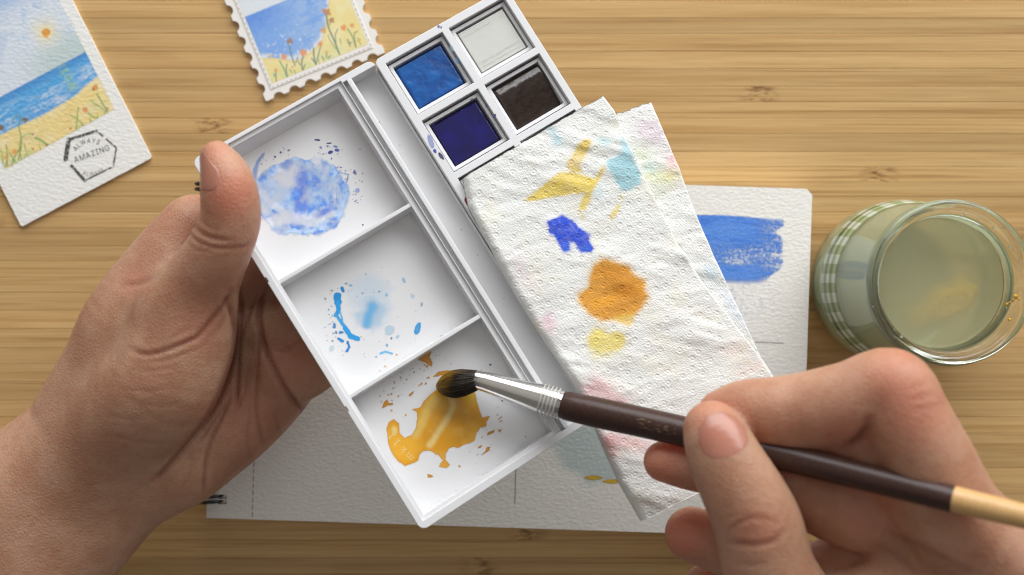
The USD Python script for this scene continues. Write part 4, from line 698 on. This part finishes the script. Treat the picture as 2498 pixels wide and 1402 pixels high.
# ochre pigment settled on the bottom of the jar
def sediment():
    X, Y = np.meshgrid(np.linspace(-22, 22, 90), np.linspace(-22, 22, 90)); r = np.hypot(X, Y); n = nz(X + 60, Y + 60, 9, 5, 4)
    d = np.hypot((X - 6) / 13, (Y + 9 - .35 * X) / 8) + 1.3 * (n - .5); A = sm(1.05, .3, d) * sm(20.2, 17.5, r); Z = 34 + 10 * A * (.4 + n)
    C = np.broadcast_to(lin(240, 186, 24), X.shape + (3,)).copy(); return np.stack([X + jc[0], Y + jc[1], Z], -1), C, A
Ps, Cs, As = sediment(); decal(JAR, 'ochre_sediment', Ps, Cs, As, painted('ochre_pigment', .9))
M_drop = M_glass
drops = []
for i in range(34):
    t = rng.uniform(0, 2 * np.pi); zq = rng.choice([58.6, 60.4, 52.5, 55.0]); r0 = np.interp(zq, [50, 54, 57, 59.4, 60.6], [20.0, 20.0, 20.5, 21.3, 22.2]); s_ = trimesh.creation.icosphere(2, rng.uniform(.18, .5)); s_.apply_scale([1, 1, 1.3]); s_.apply_translation([jc[0] + (r0 - .1) * math.cos(t), jc[1] + (r0 - .1) * math.sin(t), zq]); drops.append(s_)
part(JAR, 'water_drop', cat(drops), M_drop, True, kind='stuff')
yd = []
for ang, zq, r0, q in ((-.26, 56.5, 20.4, .5), (-.2, 57.5, 20.6, .75), (-.29, 55.5, 20.2, .35), (-.55, 58.5, 21.0, .5), (-.33, 54.5, 20.0, .6), (-.23, 58.6, 21.1, .4)):
    s_ = trimesh.creation.icosphere(2, q); s_.apply_scale([1, 1, .8]); s_.apply_translation([jc[0] + r0 * math.cos(ang), jc[1] + r0 * math.sin(ang), zq]); yd.append(s_)
part(JAR, 'ochre_drop', cat(yd), plain('ochre_drop', lin(214, 164, 50), .15), True, kind='stuff')

# ------------------------------------------------------------------ paintbrush
ZF = float(onpal(np.array(1080.), np.array(938.), fl)[0][2])       # the well's floor under the tip
def bl(px):                                             # the brush's axis
    py = np.interp(px, [1050, 1165, 1365, 1670, 2330, 2498, 2700], [942, 925, 986, 1052, 1218, 1259, 1309]); z = np.interp(px, [1050, 1165, 1365, 2498, 2700], [ZF + 2.6, ZF + 6.2, 71, 128, 139])
    return W(px, py, z)
BR = thing('paintbrush', bl(1600), 'round mop paintbrush with clear quill ferrule and dark brown handle, held over the yellow well', 'paintbrush')
ax = catmull([bl(p) for p in (1365, 1480, 1600, 1720, 1850, 2000, 2150, 2326)], 5)
Lh = len(ax); rad = np.interp(np.arange(Lh), [0, 1, 4, Lh * .35, Lh * .7, Lh - 1], [3.6, 4.15, 4.35, 4.2, 3.75, 3.3])
nodes = {'p': ('principled_bsdf', {'roughness': .38, 'coat_weight': .12, 'coat_roughness': .2, 'specular_ior_level': .3}), 'r': ('rgb_ramp', {'ramp': [(.3, lin(48, 31, 26)), (.7, lin(70, 45, 37))]})}; links = [('nt.fac', 'r.fac'), ('r.color', 'p.base_color')]
add_bump(nodes, links, 500, .12, .0003, 3.0, (1, 5, 5)); M_handle = mat('brown_lacquer', nodes, links)
part(BR, 'handle', tube(ax, rad, 32), M_handle, 40)
ax2 = np.stack([bl(p) for p in np.linspace(2326, 2760, 14)]); nodes = {'p': ('principled_bsdf', {'roughness': .4}), 'r': ('rgb_ramp', {'ramp': [(.3, lin(196, 152, 96)), (.7, lin(216, 176, 118))]})}; links = [('nt.fac', 'r.fac'), ('r.color', 'p.base_color')]
add_bump(nodes, links, 900, .1, .0003, 3.0, (.15, 3, 3)); part(BR, 'bare_wood_end', tube(ax2, np.linspace(3.22, 2.6, 14), 32), mat('bare_wood', nodes, links), 40)
fa = np.stack([bl(p) for p in (1160, 1185, 1230, 1280, 1320, 1350, 1372)]); fr_ = np.array([2.7, 2.95, 3.3, 3.75, 4.15, 4.3, 4.2])
M_quill = mat('clear_quill', {'l': ('fresnel', {'IOR': 1.5}), 't': ('transparent_bsdf', {'color': (.93, .93, .92)}), 'g': ('glossy_bsdf', {'color': (1, 1, 1), 'roughness': .08}), 'd': ('principled_bsdf', {'base_color': tuple(lin(214, 212, 208)), 'roughness': .14, 'metallic': .85}), 'x': ('mix_closure', {}), 'y': ('mix_closure', {'fac': .45})}, [('l.fac', 'x.fac'), ('t.BSDF', 'x.closure1'), ('g.BSDF', 'x.closure2'), ('x.closure', 'y.closure1'), ('d.BSDF', 'y.closure2')], 'y.closure')
part(BR, 'ferrule', tube(fa, fr_, 40, False), M_quill, True)
part(BR, 'ferrule_core', tube(np.stack([bl(p) for p in np.linspace(1166, 1368, 10)]), np.linspace(1.7, 3.3, 10) , 20), plain('quill_core', lin(190, 182, 170), .35), True)
M_wrap = plain('silver_wire', lin(206, 204, 200), .3, metallic=.4)
for px in (1322, 1331, 1340, 1349, 1358):
    c, t = bl(px), bl(px + 4) - bl(px); t /= np.linalg.norm(t); u = np.cross(t, [0, 0, 1]); u /= np.linalg.norm(u); w_ = np.cross(u, t); k = np.linspace(0, 2 * np.pi, 33)
    r0 = np.interp(px, [1320, 1350, 1372], [4.15, 4.3, 4.2]) + .1
    part(BR, 'wire_wrap', tube(c + r0 * (np.cos(k)[:, None] * u + np.sin(k)[:, None] * w_), 0.24, 8, False), M_wrap, True)
hairs = []
tip, rt = bl(1066) + np.array([0, -.6, 0]), bl(1168); axis = tip - rt; Lb = np.linalg.norm(axis); t = axis / Lb; u = np.cross(t, [0, 0, 1]); u /= np.linalg.norm(u); w_ = np.cross(u, t)
rb = np.random.default_rng(3); ns = np.linspace(0, 1, 9); prof = np.interp(ns, [0, .15, .4, .65, .85, 1], [2.6, 3.2, 4.0, 4.0, 3.0, 1.0])
core = tube(rt + ns[:, None] * axis, prof * .86, 20); hairs.append(core)
for i in range(420):
    a, q_ = rb.uniform(0, 2 * np.pi), math.sqrt(rb.uniform(.6, 1.02)); en = rb.uniform(.9, 1.0); s_ = ns * en
    pr = np.interp(s_, ns, prof) * q_; a2_ = a + rb.normal(0, .12) * ns
    p_ = rt + s_[:, None] * axis + pr[:, None] * (np.cos(a2_)[:, None] * u + np.sin(a2_)[:, None] * w_); p_[:, 2] = np.maximum(p_[:, 2], ZF + .2)
    hairs.append(tube(p_, np.linspace(.16, .05, 9), 3, False))
hv, hf = cat(hairs); s_ = ((hv - rt) @ t) / Lb; n_ = meshkit.noise(hv / 1.6, 4)
Ch = blend(np.broadcast_to(lin(44, 35, 24), hv.shape).copy(), lin(170, 128, 36), .9 * sm(.40, .95, s_ + .35 * (n_ - .5) + .12 * ((hv - rt) @ np.array([0, 1, 0])) / 3))
part(BR, 'bristles', (hv, hf), painted('wet_bristles', .35, None, False), True, {'paint': Ch}, kind='stuff')
gold = []
for i in range(26):
    px = rng.uniform(1560, 1660); c = bl(px); tt = bl(px + 5) - c; tt /= np.linalg.norm(tt); u = np.cross(tt, [0, 0, 1]); u /= np.linalg.norm(u); nrm = np.cross(u, tt); nrm *= np.sign(nrm[2])
    off = rng.uniform(-.35, .35); r0 = np.interp(px, [1365, 1600, 2326], [4.35, 4.28, 3.3]) + .02; d_ = nrm * math.cos(off) + u * math.sin(off); c = c + d_ * r0; s1, s2 = tt * rng.uniform(.2, .9), np.cross(d_, tt) * rng.uniform(.05, .14)
    gold.append((np.array([c - s1 - s2, c + s1 - s2, c + s1 + s2, c - s1 + s2]), np.array([(0, 1, 2, 3)])))
part(BR, 'worn_gold_print', cat(gold), plain('gold_print', lin(112, 94, 66), .5), kind='stuff')
#PART3
# ------------------------------------------------------------------ hands: one smooth surface each, from tapered limbs blended together
def smin(a, b, k):
    h = np.clip(.5 + .5 * (b - a) / k, 0, 1); return b * (1 - h) + a * h - k * h * (1 - h)
class Field:
    def __init__(s, lo, hi, h):
        s.lo, s.h = np.array(lo, float), h; s.n = np.ceil((np.array(hi) - s.lo) / h).astype(int) + 1
    def chain(s, pts, per=5, pad=9, flat=None):
        """pts: (px, py, z, radius in picture pixels) joints; a spline through them with tapering round limbs."""
        pts = np.array(pts, float); p = W(pts[:, 0], pts[:, 1], pts[:, 2]); r = pts[:, 3] / S(pts[:, 2])
        q = catmull(np.column_stack([p, r]), per) if len(pts) > 2 else np.column_stack([p, r])
        D = np.full(tuple(s.n), 60.0, np.float32)
        for a, b in zip(q[:-1], q[1:]):
            rm = max(a[3], b[3]) + pad
            i0 = np.clip(np.floor((np.minimum(a[:3], b[:3]) - rm - s.lo) / s.h).astype(int), 0, s.n); i1 = np.clip(np.ceil((np.maximum(a[:3], b[:3]) + rm - s.lo) / s.h).astype(int) + 1, 0, s.n)
            if (i1 <= i0).any(): continue
            ax = [(s.lo[k] + s.h * np.arange(i0[k], i1[k])).astype(np.float32) for k in range(3)]
            X, Y, Z = ax[0][:, None, None] - a[0], ax[1][None, :, None] - a[1], ax[2][None, None, :] - a[2]
            d = (b - a)[:3]; t = np.clip((X * d[0] + Y * d[1] + Z * d[2]) / (d @ d + 1e-9), 0, 1).astype(np.float32)
            dist = np.sqrt((X - t * d[0]) ** 2 + (Y - t * d[1]) ** 2 + (Z - t * d[2]) ** 2) - (a[3] + t * (b[3] - a[3]))
            sl = tuple(slice(i0[k], i1[k]) for k in range(3)); D[sl] = np.minimum(D[sl], dist)
        return D
    def mesh(s, D):
        ins = D < 0; n = np.array(D.shape); cnt = np.zeros(n - 1, np.int8)
        for i, j, k in np.ndindex(2, 2, 2): cnt += ins[i:n[0] - 1 + i, j:n[1] - 1 + j, k:n[2] - 1 + k]
        act = (cnt > 0) & (cnt < 8); cells = np.argwhere(act); idx = np.full(n - 1, -1, np.int64); idx[act] = np.arange(len(cells))
        acc, num = np.zeros((len(cells), 3)), np.zeros(len(cells))
        for ax in range(3):
            o1, o2 = [a for a in range(3) if a != ax]
            for u, w in np.ndindex(2, 2):
                c0 = cells.copy(); c0[:, o1] += u; c0[:, o2] += w; c1 = c0.copy(); c1[:, ax] += 1
                f0, f1 = D[tuple(c0.T)], D[tuple(c1.T)]; x = (f0 < 0) != (f1 < 0); t = np.where(x, f0 / np.where(x, f0 - f1, 1), 0)
                p = c0.astype(float); p[:, ax] += t; acc[x] += p[x]; num[x] += 1
        v = s.lo + s.h * acc / num[:, None]; F_ = []
        for ax in range(3):
            o1, o2 = [(1, 2), (2, 0), (0, 1)][ax]; a = [slice(None)] * 3; b = [slice(None)] * 3; a[ax] = slice(0, -1); b[ax] = slice(1, None)
            e = np.argwhere(ins[tuple(a)] != ins[tuple(b)]); e = e[(e[:, o1] > 0) & (e[:, o2] > 0) & (e[:, o1] < n[o1] - 1) & (e[:, o2] < n[o2] - 1)]
            q = []
            for du, dw in ((-1, -1), (0, -1), (0, 0), (-1, 0)):
                c = e.copy(); c[:, o1] += du; c[:, o2] += dw; q.append(idx[tuple(c.T)])
            q = np.stack(q, -1); fl_ = ins[tuple(e.T)]; q[~fl_] = q[~fl_][:, ::-1]; F_.append(q)
        q = np.vstack(F_); q = q[(q >= 0).all(1)]
        return v, np.vstack([q[:, [0, 1, 2]], q[:, [0, 2, 3]]])
def finish(v, f, it=6):
    m = trimesh.Trimesh(v, f, process=False); comp = max(trimesh.graph.connected_components(m.face_adjacency, nodes=np.arange(len(f))), key=len)
    f = f[comp]; u, inv = np.unique(f, return_inverse=True); m = trimesh.Trimesh(v[u], inv.reshape(-1, 3), process=False)
    from scipy.sparse import coo_matrix
    e = m.edges_unique; n = len(m.vertices); A = coo_matrix((np.ones(2 * len(e)), (np.r_[e[:, 0], e[:, 1]], np.r_[e[:, 1], e[:, 0]])), (n, n)).tocsr(); dg = np.maximum(np.asarray(A.sum(1)), 1); v = np.array(m.vertices)
    for _ in range(it):
        for s_ in (.5, -.53): v = v + s_ * (A @ v / dg - v)
    return trimesh.Trimesh(v, m.faces, process=False)
def pix(v): s_ = S(v[:, 2]); return CX + v[:, 0] * s_, CY - v[:, 1] * s_
def crease(m, L):
    """L: (pixel polyline, depth mm, width px, side height limits) pressed into the upward facing skin."""
    v = m.vertices.copy(); N = m.vertex_normals; X, Y = pix(v); red = np.zeros(len(v)); up = sm(-.1, .35, N[:, 2])
    for pts, dep, wd, *zr in L:
        pts = [tuple(p) for p in (catmull(pts, 5) if len(pts) > 2 else np.array(pts, float))]; x = np.array(pts); sel = (X > x[:, 0].min() - 4 * wd) & (X < x[:, 0].max() + 4 * wd) & (Y > x[:, 1].min() - 4 * wd) & (Y < x[:, 1].max() + 4 * wd)
        if zr: sel &= (v[:, 2] > zr[0][0]) & (v[:, 2] < zr[0][1])
        if not sel.any(): continue
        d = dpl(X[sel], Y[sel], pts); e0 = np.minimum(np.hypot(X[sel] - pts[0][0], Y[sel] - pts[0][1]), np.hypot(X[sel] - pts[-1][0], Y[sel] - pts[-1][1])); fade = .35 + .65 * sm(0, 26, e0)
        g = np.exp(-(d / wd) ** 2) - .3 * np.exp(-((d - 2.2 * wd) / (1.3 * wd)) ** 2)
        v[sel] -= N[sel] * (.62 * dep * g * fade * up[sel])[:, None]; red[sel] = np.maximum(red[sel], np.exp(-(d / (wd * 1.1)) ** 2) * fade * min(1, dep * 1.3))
    m.vertices = v; return red
nodes = {'c': ('attribute', {'attribute': 'paint'}), 'p': ('principled_bsdf', {'roughness': .47, 'specular_ior_level': .38, 'subsurface_weight': .35, 'subsurface_scale': .0028, 'subsurface_radius': (1.0, .35, .2)}),
 'g': ('geometry', {}), 'nt': ('voronoi_texture', {'feature': 'distance_to_edge', 'scale': 900.0, 'randomness': 1.0}), 'n2': ('noise_texture', {'scale': 520.0, 'detail': 5.0, 'roughness': .7}), 'ad': ('math', {'math_type': 'multiply_add', 'value2': .9}), 'bp': ('bump', {'strength': .38, 'distance': .0007})}
M_skin = mat('skin', nodes, [('c.color', 'p.base_color'), ('g.position', 'nt.vector'), ('g.position', 'n2.vector'), ('nt.distance', 'ad.value1'), ('n2.fac', 'ad.value3'), ('ad.value', 'bp.height'), ('bp.normal', 'p.normal')])
M_nail = plain('fingernail', lin(176, 116, 96), .28, subsurface_weight=.3, subsurface_scale=.002, subsurface_radius=(1, .4, .3))
SKIN = lin(178, 136, 109)
def skin_colour(m, red, blush):
    v = m.vertices; X, Y = pix(v); C = np.broadcast_to(SKIN, v.shape).copy()
    n = meshkit.fbm(v / 9.0, 4, 5); C = blend(C, lin(164, 114, 88), .5 * sm(.46, .66, n)); C = blend(C, lin(186, 146, 122), .5 * sm(.5, .34, n))
    n3 = meshkit.fbm(v / 1.3, 2, 15); C = blend(C, lin(160, 106, 82), .28 * sm(.5, .75, n3))
    for (x, y, r, a) in blush: C = blend(C, lin(190, 112, 90), a * sm(r, r * .25, np.hypot(X - x, Y - y) + 10 * (n - .5)))
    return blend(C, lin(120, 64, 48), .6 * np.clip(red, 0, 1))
def nail(parent, m, polyg, lift, colfn=None, zmin=0):
    v, f = m.vertices, m.faces; X, Y = pix(v); d = sdpoly(X, Y, polyg); N = m.vertex_normals
    keep = (d[f] < 9).all(1) & (N[f][:, :, 2] > -.15).all(1) & (v[f][:, :, 2] > zmin).all(1)
    sub = trimesh.Trimesh(v, f[keep], process=False); sub.remove_unreferenced_vertices()
    nn = np.array(sub.vertex_normals); vv, ff = np.array(sub.vertices), np.array(sub.faces); data = np.hstack([vv, nn])
    for _ in range(3):
        st, ff2 = trimesh.remesh.subdivide(data[:, :3], ff); _, attr = trimesh.remesh.subdivide(data[:, 3:6], ff)[0], None
        dn = trimesh.remesh.subdivide(data, ff)[0] if data.shape[1] == 6 else None; data, ff = dn, ff2
    vv, nn = data[:, :3], data[:, 3:]; nn /= np.linalg.norm(nn, axis=1, keepdims=True)
    X, Y = pix(vv); d = sdpoly(X, Y, polyg); k = (d[ff] < 0).all(1); up = lift * sm(0, -7, d) - .06
    vv = vv + nn * up[:, None]; ff = ff[k]; vv, ff = compact(vv, ff); part(parent, 'thumbnail', (vv, ff), M_nail, True)

# left hand, palm up, holding the palette between thumb and fingers
FL = Field((-205, -118, 4), (-42, 62, 100), .68)
thumb = FL.chain([(530, 384, 83, 41), (549, 425, 84, 58), (560, 475, 84, 70), (562, 535, 82, 73), (538, 602, 79, 77), (510, 655, 75, 84), (470, 735, 68, 100), (440, 800, 63, 112)])
thenar = FL.chain([(450, 770, 65, 100), (440, 850, 65, 118), (395, 930, 63, 140), (325, 1005, 56, 142), (245, 1095, 46, 138)])
radial = FL.chain([(475, 558, 48, 66), (430, 630, 48, 84), (385, 705, 48, 98), (335, 800, 48, 116), (278, 910, 46, 110), (215, 1010, 43, 108), (170, 1085, 42, 112), (-150, 1335, 44, 128)])
fore = FL.chain([(270, 1120, 42, 140), (225, 1150, 41, 150), (-90, 1430, 42, 160)])
ulnar = FL.chain([(420, 1120, 40, 112), (360, 1150, 40, 112), (275, 1212, 40, 120), (10, 1500, 42, 150)])
hypo = FL.chain([(380, 1142, 39, 108), (500, 1072, 36, 115), (590, 1000, 36, 112), (655, 940, 36, 104), (690, 905, 37, 95)])
palm = FL.chain([(500, 1000, 33, 118), (560, 900, 32, 118), (600, 790, 32, 112), (560, 690, 34, 100), (470, 620, 40, 80)])
pinky = FL.chain([(690, 905, 40, 88), (742, 892, 42, 80), (800, 842, 43, 78), (880, 760, 43, 72), (960, 640, 42, 66), (1010, 540, 42, 52)])
ringf = FL.chain([(640, 800, 36, 96), (720, 790, 40, 84), (820, 700, 42, 76), (930, 560, 42, 70), (1000, 450, 42, 55)])
midf = FL.chain([(600, 690, 38, 92), (700, 640, 40, 80), (820, 560, 42, 74), (930, 430, 42, 66)])
indexf = FL.chain([(475, 560, 46, 66), (600, 530, 43, 66), (720, 500, 42, 66), (830, 400, 42, 58)])
D = smin(thumb, thenar, 9.0); D = smin(D, radial, 7.0); arm = smin(smin(fore, ulnar, 9.0), radial, 9.0); D = smin(D, arm, 9.0)
pl = smin(smin(palm, hypo, 8.0), ulnar, 8.0); D = smin(D, pl, 3.0)
fg = smin(smin(smin(pinky, ringf, 1.2), midf, 1.2), indexf, 1.2); D = smin(D, fg, 1.6)
mL = finish(*FL.mesh(D), 8)
CRL = [([(468, 540), (482, 560), (505, 575), (535, 583), (570, 588)], .55, 5.5, (70, 100)), ([(458, 566), (485, 590), (520, 602), (560, 604), (600, 600), (616, 594)], .5, 5, (66, 100)), ([(455, 590), (490, 610), (530, 614)], .25, 5, (66, 100)), ([(488, 535), (505, 552), (530, 562)], .25, 5, (70, 100)),
 ([(300, 696), (330, 692), (356, 684), (380, 668)], .5, 7), ([(322, 852), (345, 862), (375, 862), (420, 848), (455, 834), (480, 822), (500, 800), (525, 770), (548, 742), (562, 712)], .75, 6), ([(325, 900), (360, 904), (400, 900), (432, 893)], .16, 4), ([(400, 842), (440, 812), (480, 800)], .2, 6), ([(345, 880), (400, 878), (450, 862), (490, 850)], .22, 5), ([(560, 716), (545, 780), (528, 820)], .2, 4),
 ([(300, 950), (360, 952), (420, 945)], .16, 5), ([(270, 1060), (320, 1072), (370, 1080), (420, 1078)], .18, 6), ([(260, 1010), (310, 1022), (360, 1020)], .14, 6), ([(340, 985), (400, 990), (450, 980)], .14, 5),
 ([(552, 735), (568, 775), (574, 830), (560, 900), (535, 965), (500, 1025), (450, 1090), (400, 1150), (375, 1170)], 1.0, 7), ([(583, 700), (590, 760), (586, 830), (582, 900), (577, 990)], .85, 5), ([(632, 708), (604, 780), (590, 830)], .6, 5), ([(636, 812), (630, 880), (625, 950), (628, 1020), (642, 1086)], .45, 5), ([(560, 976), (540, 1020), (515, 1075), (502, 1130), (495, 1205)], .6, 5), ([(562, 972), (520, 1030), (485, 1082)], .45, 4), ([(670, 1008), (676, 1040), (686, 1076)], .35, 4), ([(602, 905), (596, 960), (572, 1010)], .35, 4),
 ([(650, 705), (632, 760), (640, 825), (662, 885), (700, 955), (748, 1014)], 1.4, 6.5), ([(776, 952), (772, 972), (778, 992)], .3, 4), ([(610, 1000), (604, 1060), (610, 1130)], .25, 5), ([(445, 1105), (470, 1130), (440, 1200)], .18, 6)]
redL = crease(mL, CRL)
HL = thing('hand', W(400, 900, 20), 'left hand and forearm holding the palette from below with the thumb over its rim', 'hand')
CL = skin_colour(mL, redL, [(560, 470, 90, .5), (520, 370, 50, .35), (480, 800, 90, .25), (590, 1010, 140, .3), (700, 880, 110, .35), (330, 690, 60, .25)])
part(HL, 'skin', (np.array(mL.vertices), np.array(mL.faces)), M_skin, True, {'paint': CL})
nail(HL, mL, [(486, 352), (497, 362), (516, 392), (534, 412), (539, 432), (534, 456), (522, 468), (500, 468), (480, 462), (470, 400)], .2, zmin=60)

# right hand, pinching the brush
FR = Field((20, -118, 40), (190, -2, 132), .8)
rth = FR.chain([(1737, 1047, 101, 70), (1752, 1080, 102, 82), (1780, 1140, 103, 92), (1822, 1220, 103, 102), (1850, 1285, 102, 108), (1880, 1402, 100, 114), (1940, 1560, 94, 150)])
rix = FR.chain([(1762, 1010, 88, 60), (1820, 1004, 91, 78), (1900, 1006, 95, 88), (1980, 996, 98, 92), (2080, 976, 103, 97), (2172, 946, 107, 98), (2212, 1020, 108, 104), (2260, 1120, 107, 112), (2350, 1290, 104, 126), (2560, 1470, 98, 160)])
rmd = FR.chain([(1620, 1125, 80, 50), (1680, 1132, 81, 62), (1760, 1142, 82, 70), (1850, 1156, 84, 80), (1950, 1186, 87, 92), (2070, 1226, 90, 110), (2220, 1290, 92, 100), (2440, 1420, 94, 130)])
rrg = FR.chain([(1688, 1302, 70, 66), (1760, 1328, 72, 72), (1850, 1372, 74, 74), (1950, 1412, 76, 66), (2080, 1384, 82, 96), (2200, 1380, 85, 90)])
rpk = FR.chain([(1728, 1436, 62, 62), (1800, 1470, 64, 66), (1960, 1510, 68, 70), (2120, 1500, 76, 80)])
rfl = FR.chain([(1960, 1040, 96, 62), (2050, 1064, 97, 66), (2140, 1110, 98, 86), (2240, 1210, 99, 104)])
rpalm = FR.chain([(2210, 1370, 90, 96), (2360, 1420, 92, 130), (2560, 1520, 92, 170)])
rweb = FR.chain([(1930, 1570, 92, 130), (2080, 1490, 92, 100), (2240, 1400, 95, 90), (2350, 1330, 99, 100)])
D = smin(smin(smin(rpalm, rweb, 6.0), rix, 5.0), rfl, 4.0); D = smin(D, rmd, 2.0); D = smin(D, rrg, 1.4); D = smin(D, rpk, 1.4); D = smin(D, rth, 1.6)
mR = finish(*FR.mesh(D), 8)
CRR = [([(1778, 1296), (1800, 1276), (1836, 1262), (1872, 1266), (1890, 1272)], .4, 6, (98, 130)), ([(1782, 1322), (1812, 1326), (1850, 1328), (1890, 1318), (1908, 1300)], .5, 7, (98, 130)), ([(1800, 1372), (1840, 1378), (1880, 1372)], .25, 7, (98, 130)), ([(1770, 1268), (1800, 1254), (1830, 1250)], .2, 5, (98, 130)),
 ([(2215, 975), (2245, 970), (2280, 962)], .2, 6), ([(2225, 1000), (2260, 996), (2296, 985)], .2, 6), ([(2210, 950), (2240, 940), (2265, 930)], .15, 6), ([(2062, 1092), (2090, 1072), (2112, 1045), (2118, 1025)], .9, 9, (88, 130)), ([(2160, 1300), (2220, 1320), (2300, 1360), (2380, 1400)], .3, 9), ([(2140, 1330), (2190, 1360), (2240, 1402)], .3, 8), ([(1930, 925), (1938, 960)], .12, 8)]
redR = crease(mR, CRR)
HR = thing('hand', W(2050, 1200, 60), 'right hand at lower right pinching the brown paintbrush between thumb and fingers', 'hand')
CRc = skin_colour(mR, redR, [(1740, 1010, 90, .35), (2190, 900, 110, .25), (1610, 1120, 80, .4), (1660, 1310, 90, .5), (2060, 1060, 90, .3), (2240, 1010, 120, .3), (1850, 1290, 80, .3), (2120, 1250, 120, .35)])
part(HR, 'skin', (np.array(mR.vertices), np.array(mR.faces)), M_skin, True, {'paint': CRc})
nail(HR, mR, [(1700, 1040), (1722, 1012), (1760, 1000), (1795, 1010), (1822, 1040), (1830, 1075), (1818, 1098), (1785, 1116), (1745, 1124), (1712, 1110), (1700, 1080)], .1, zmin=98)
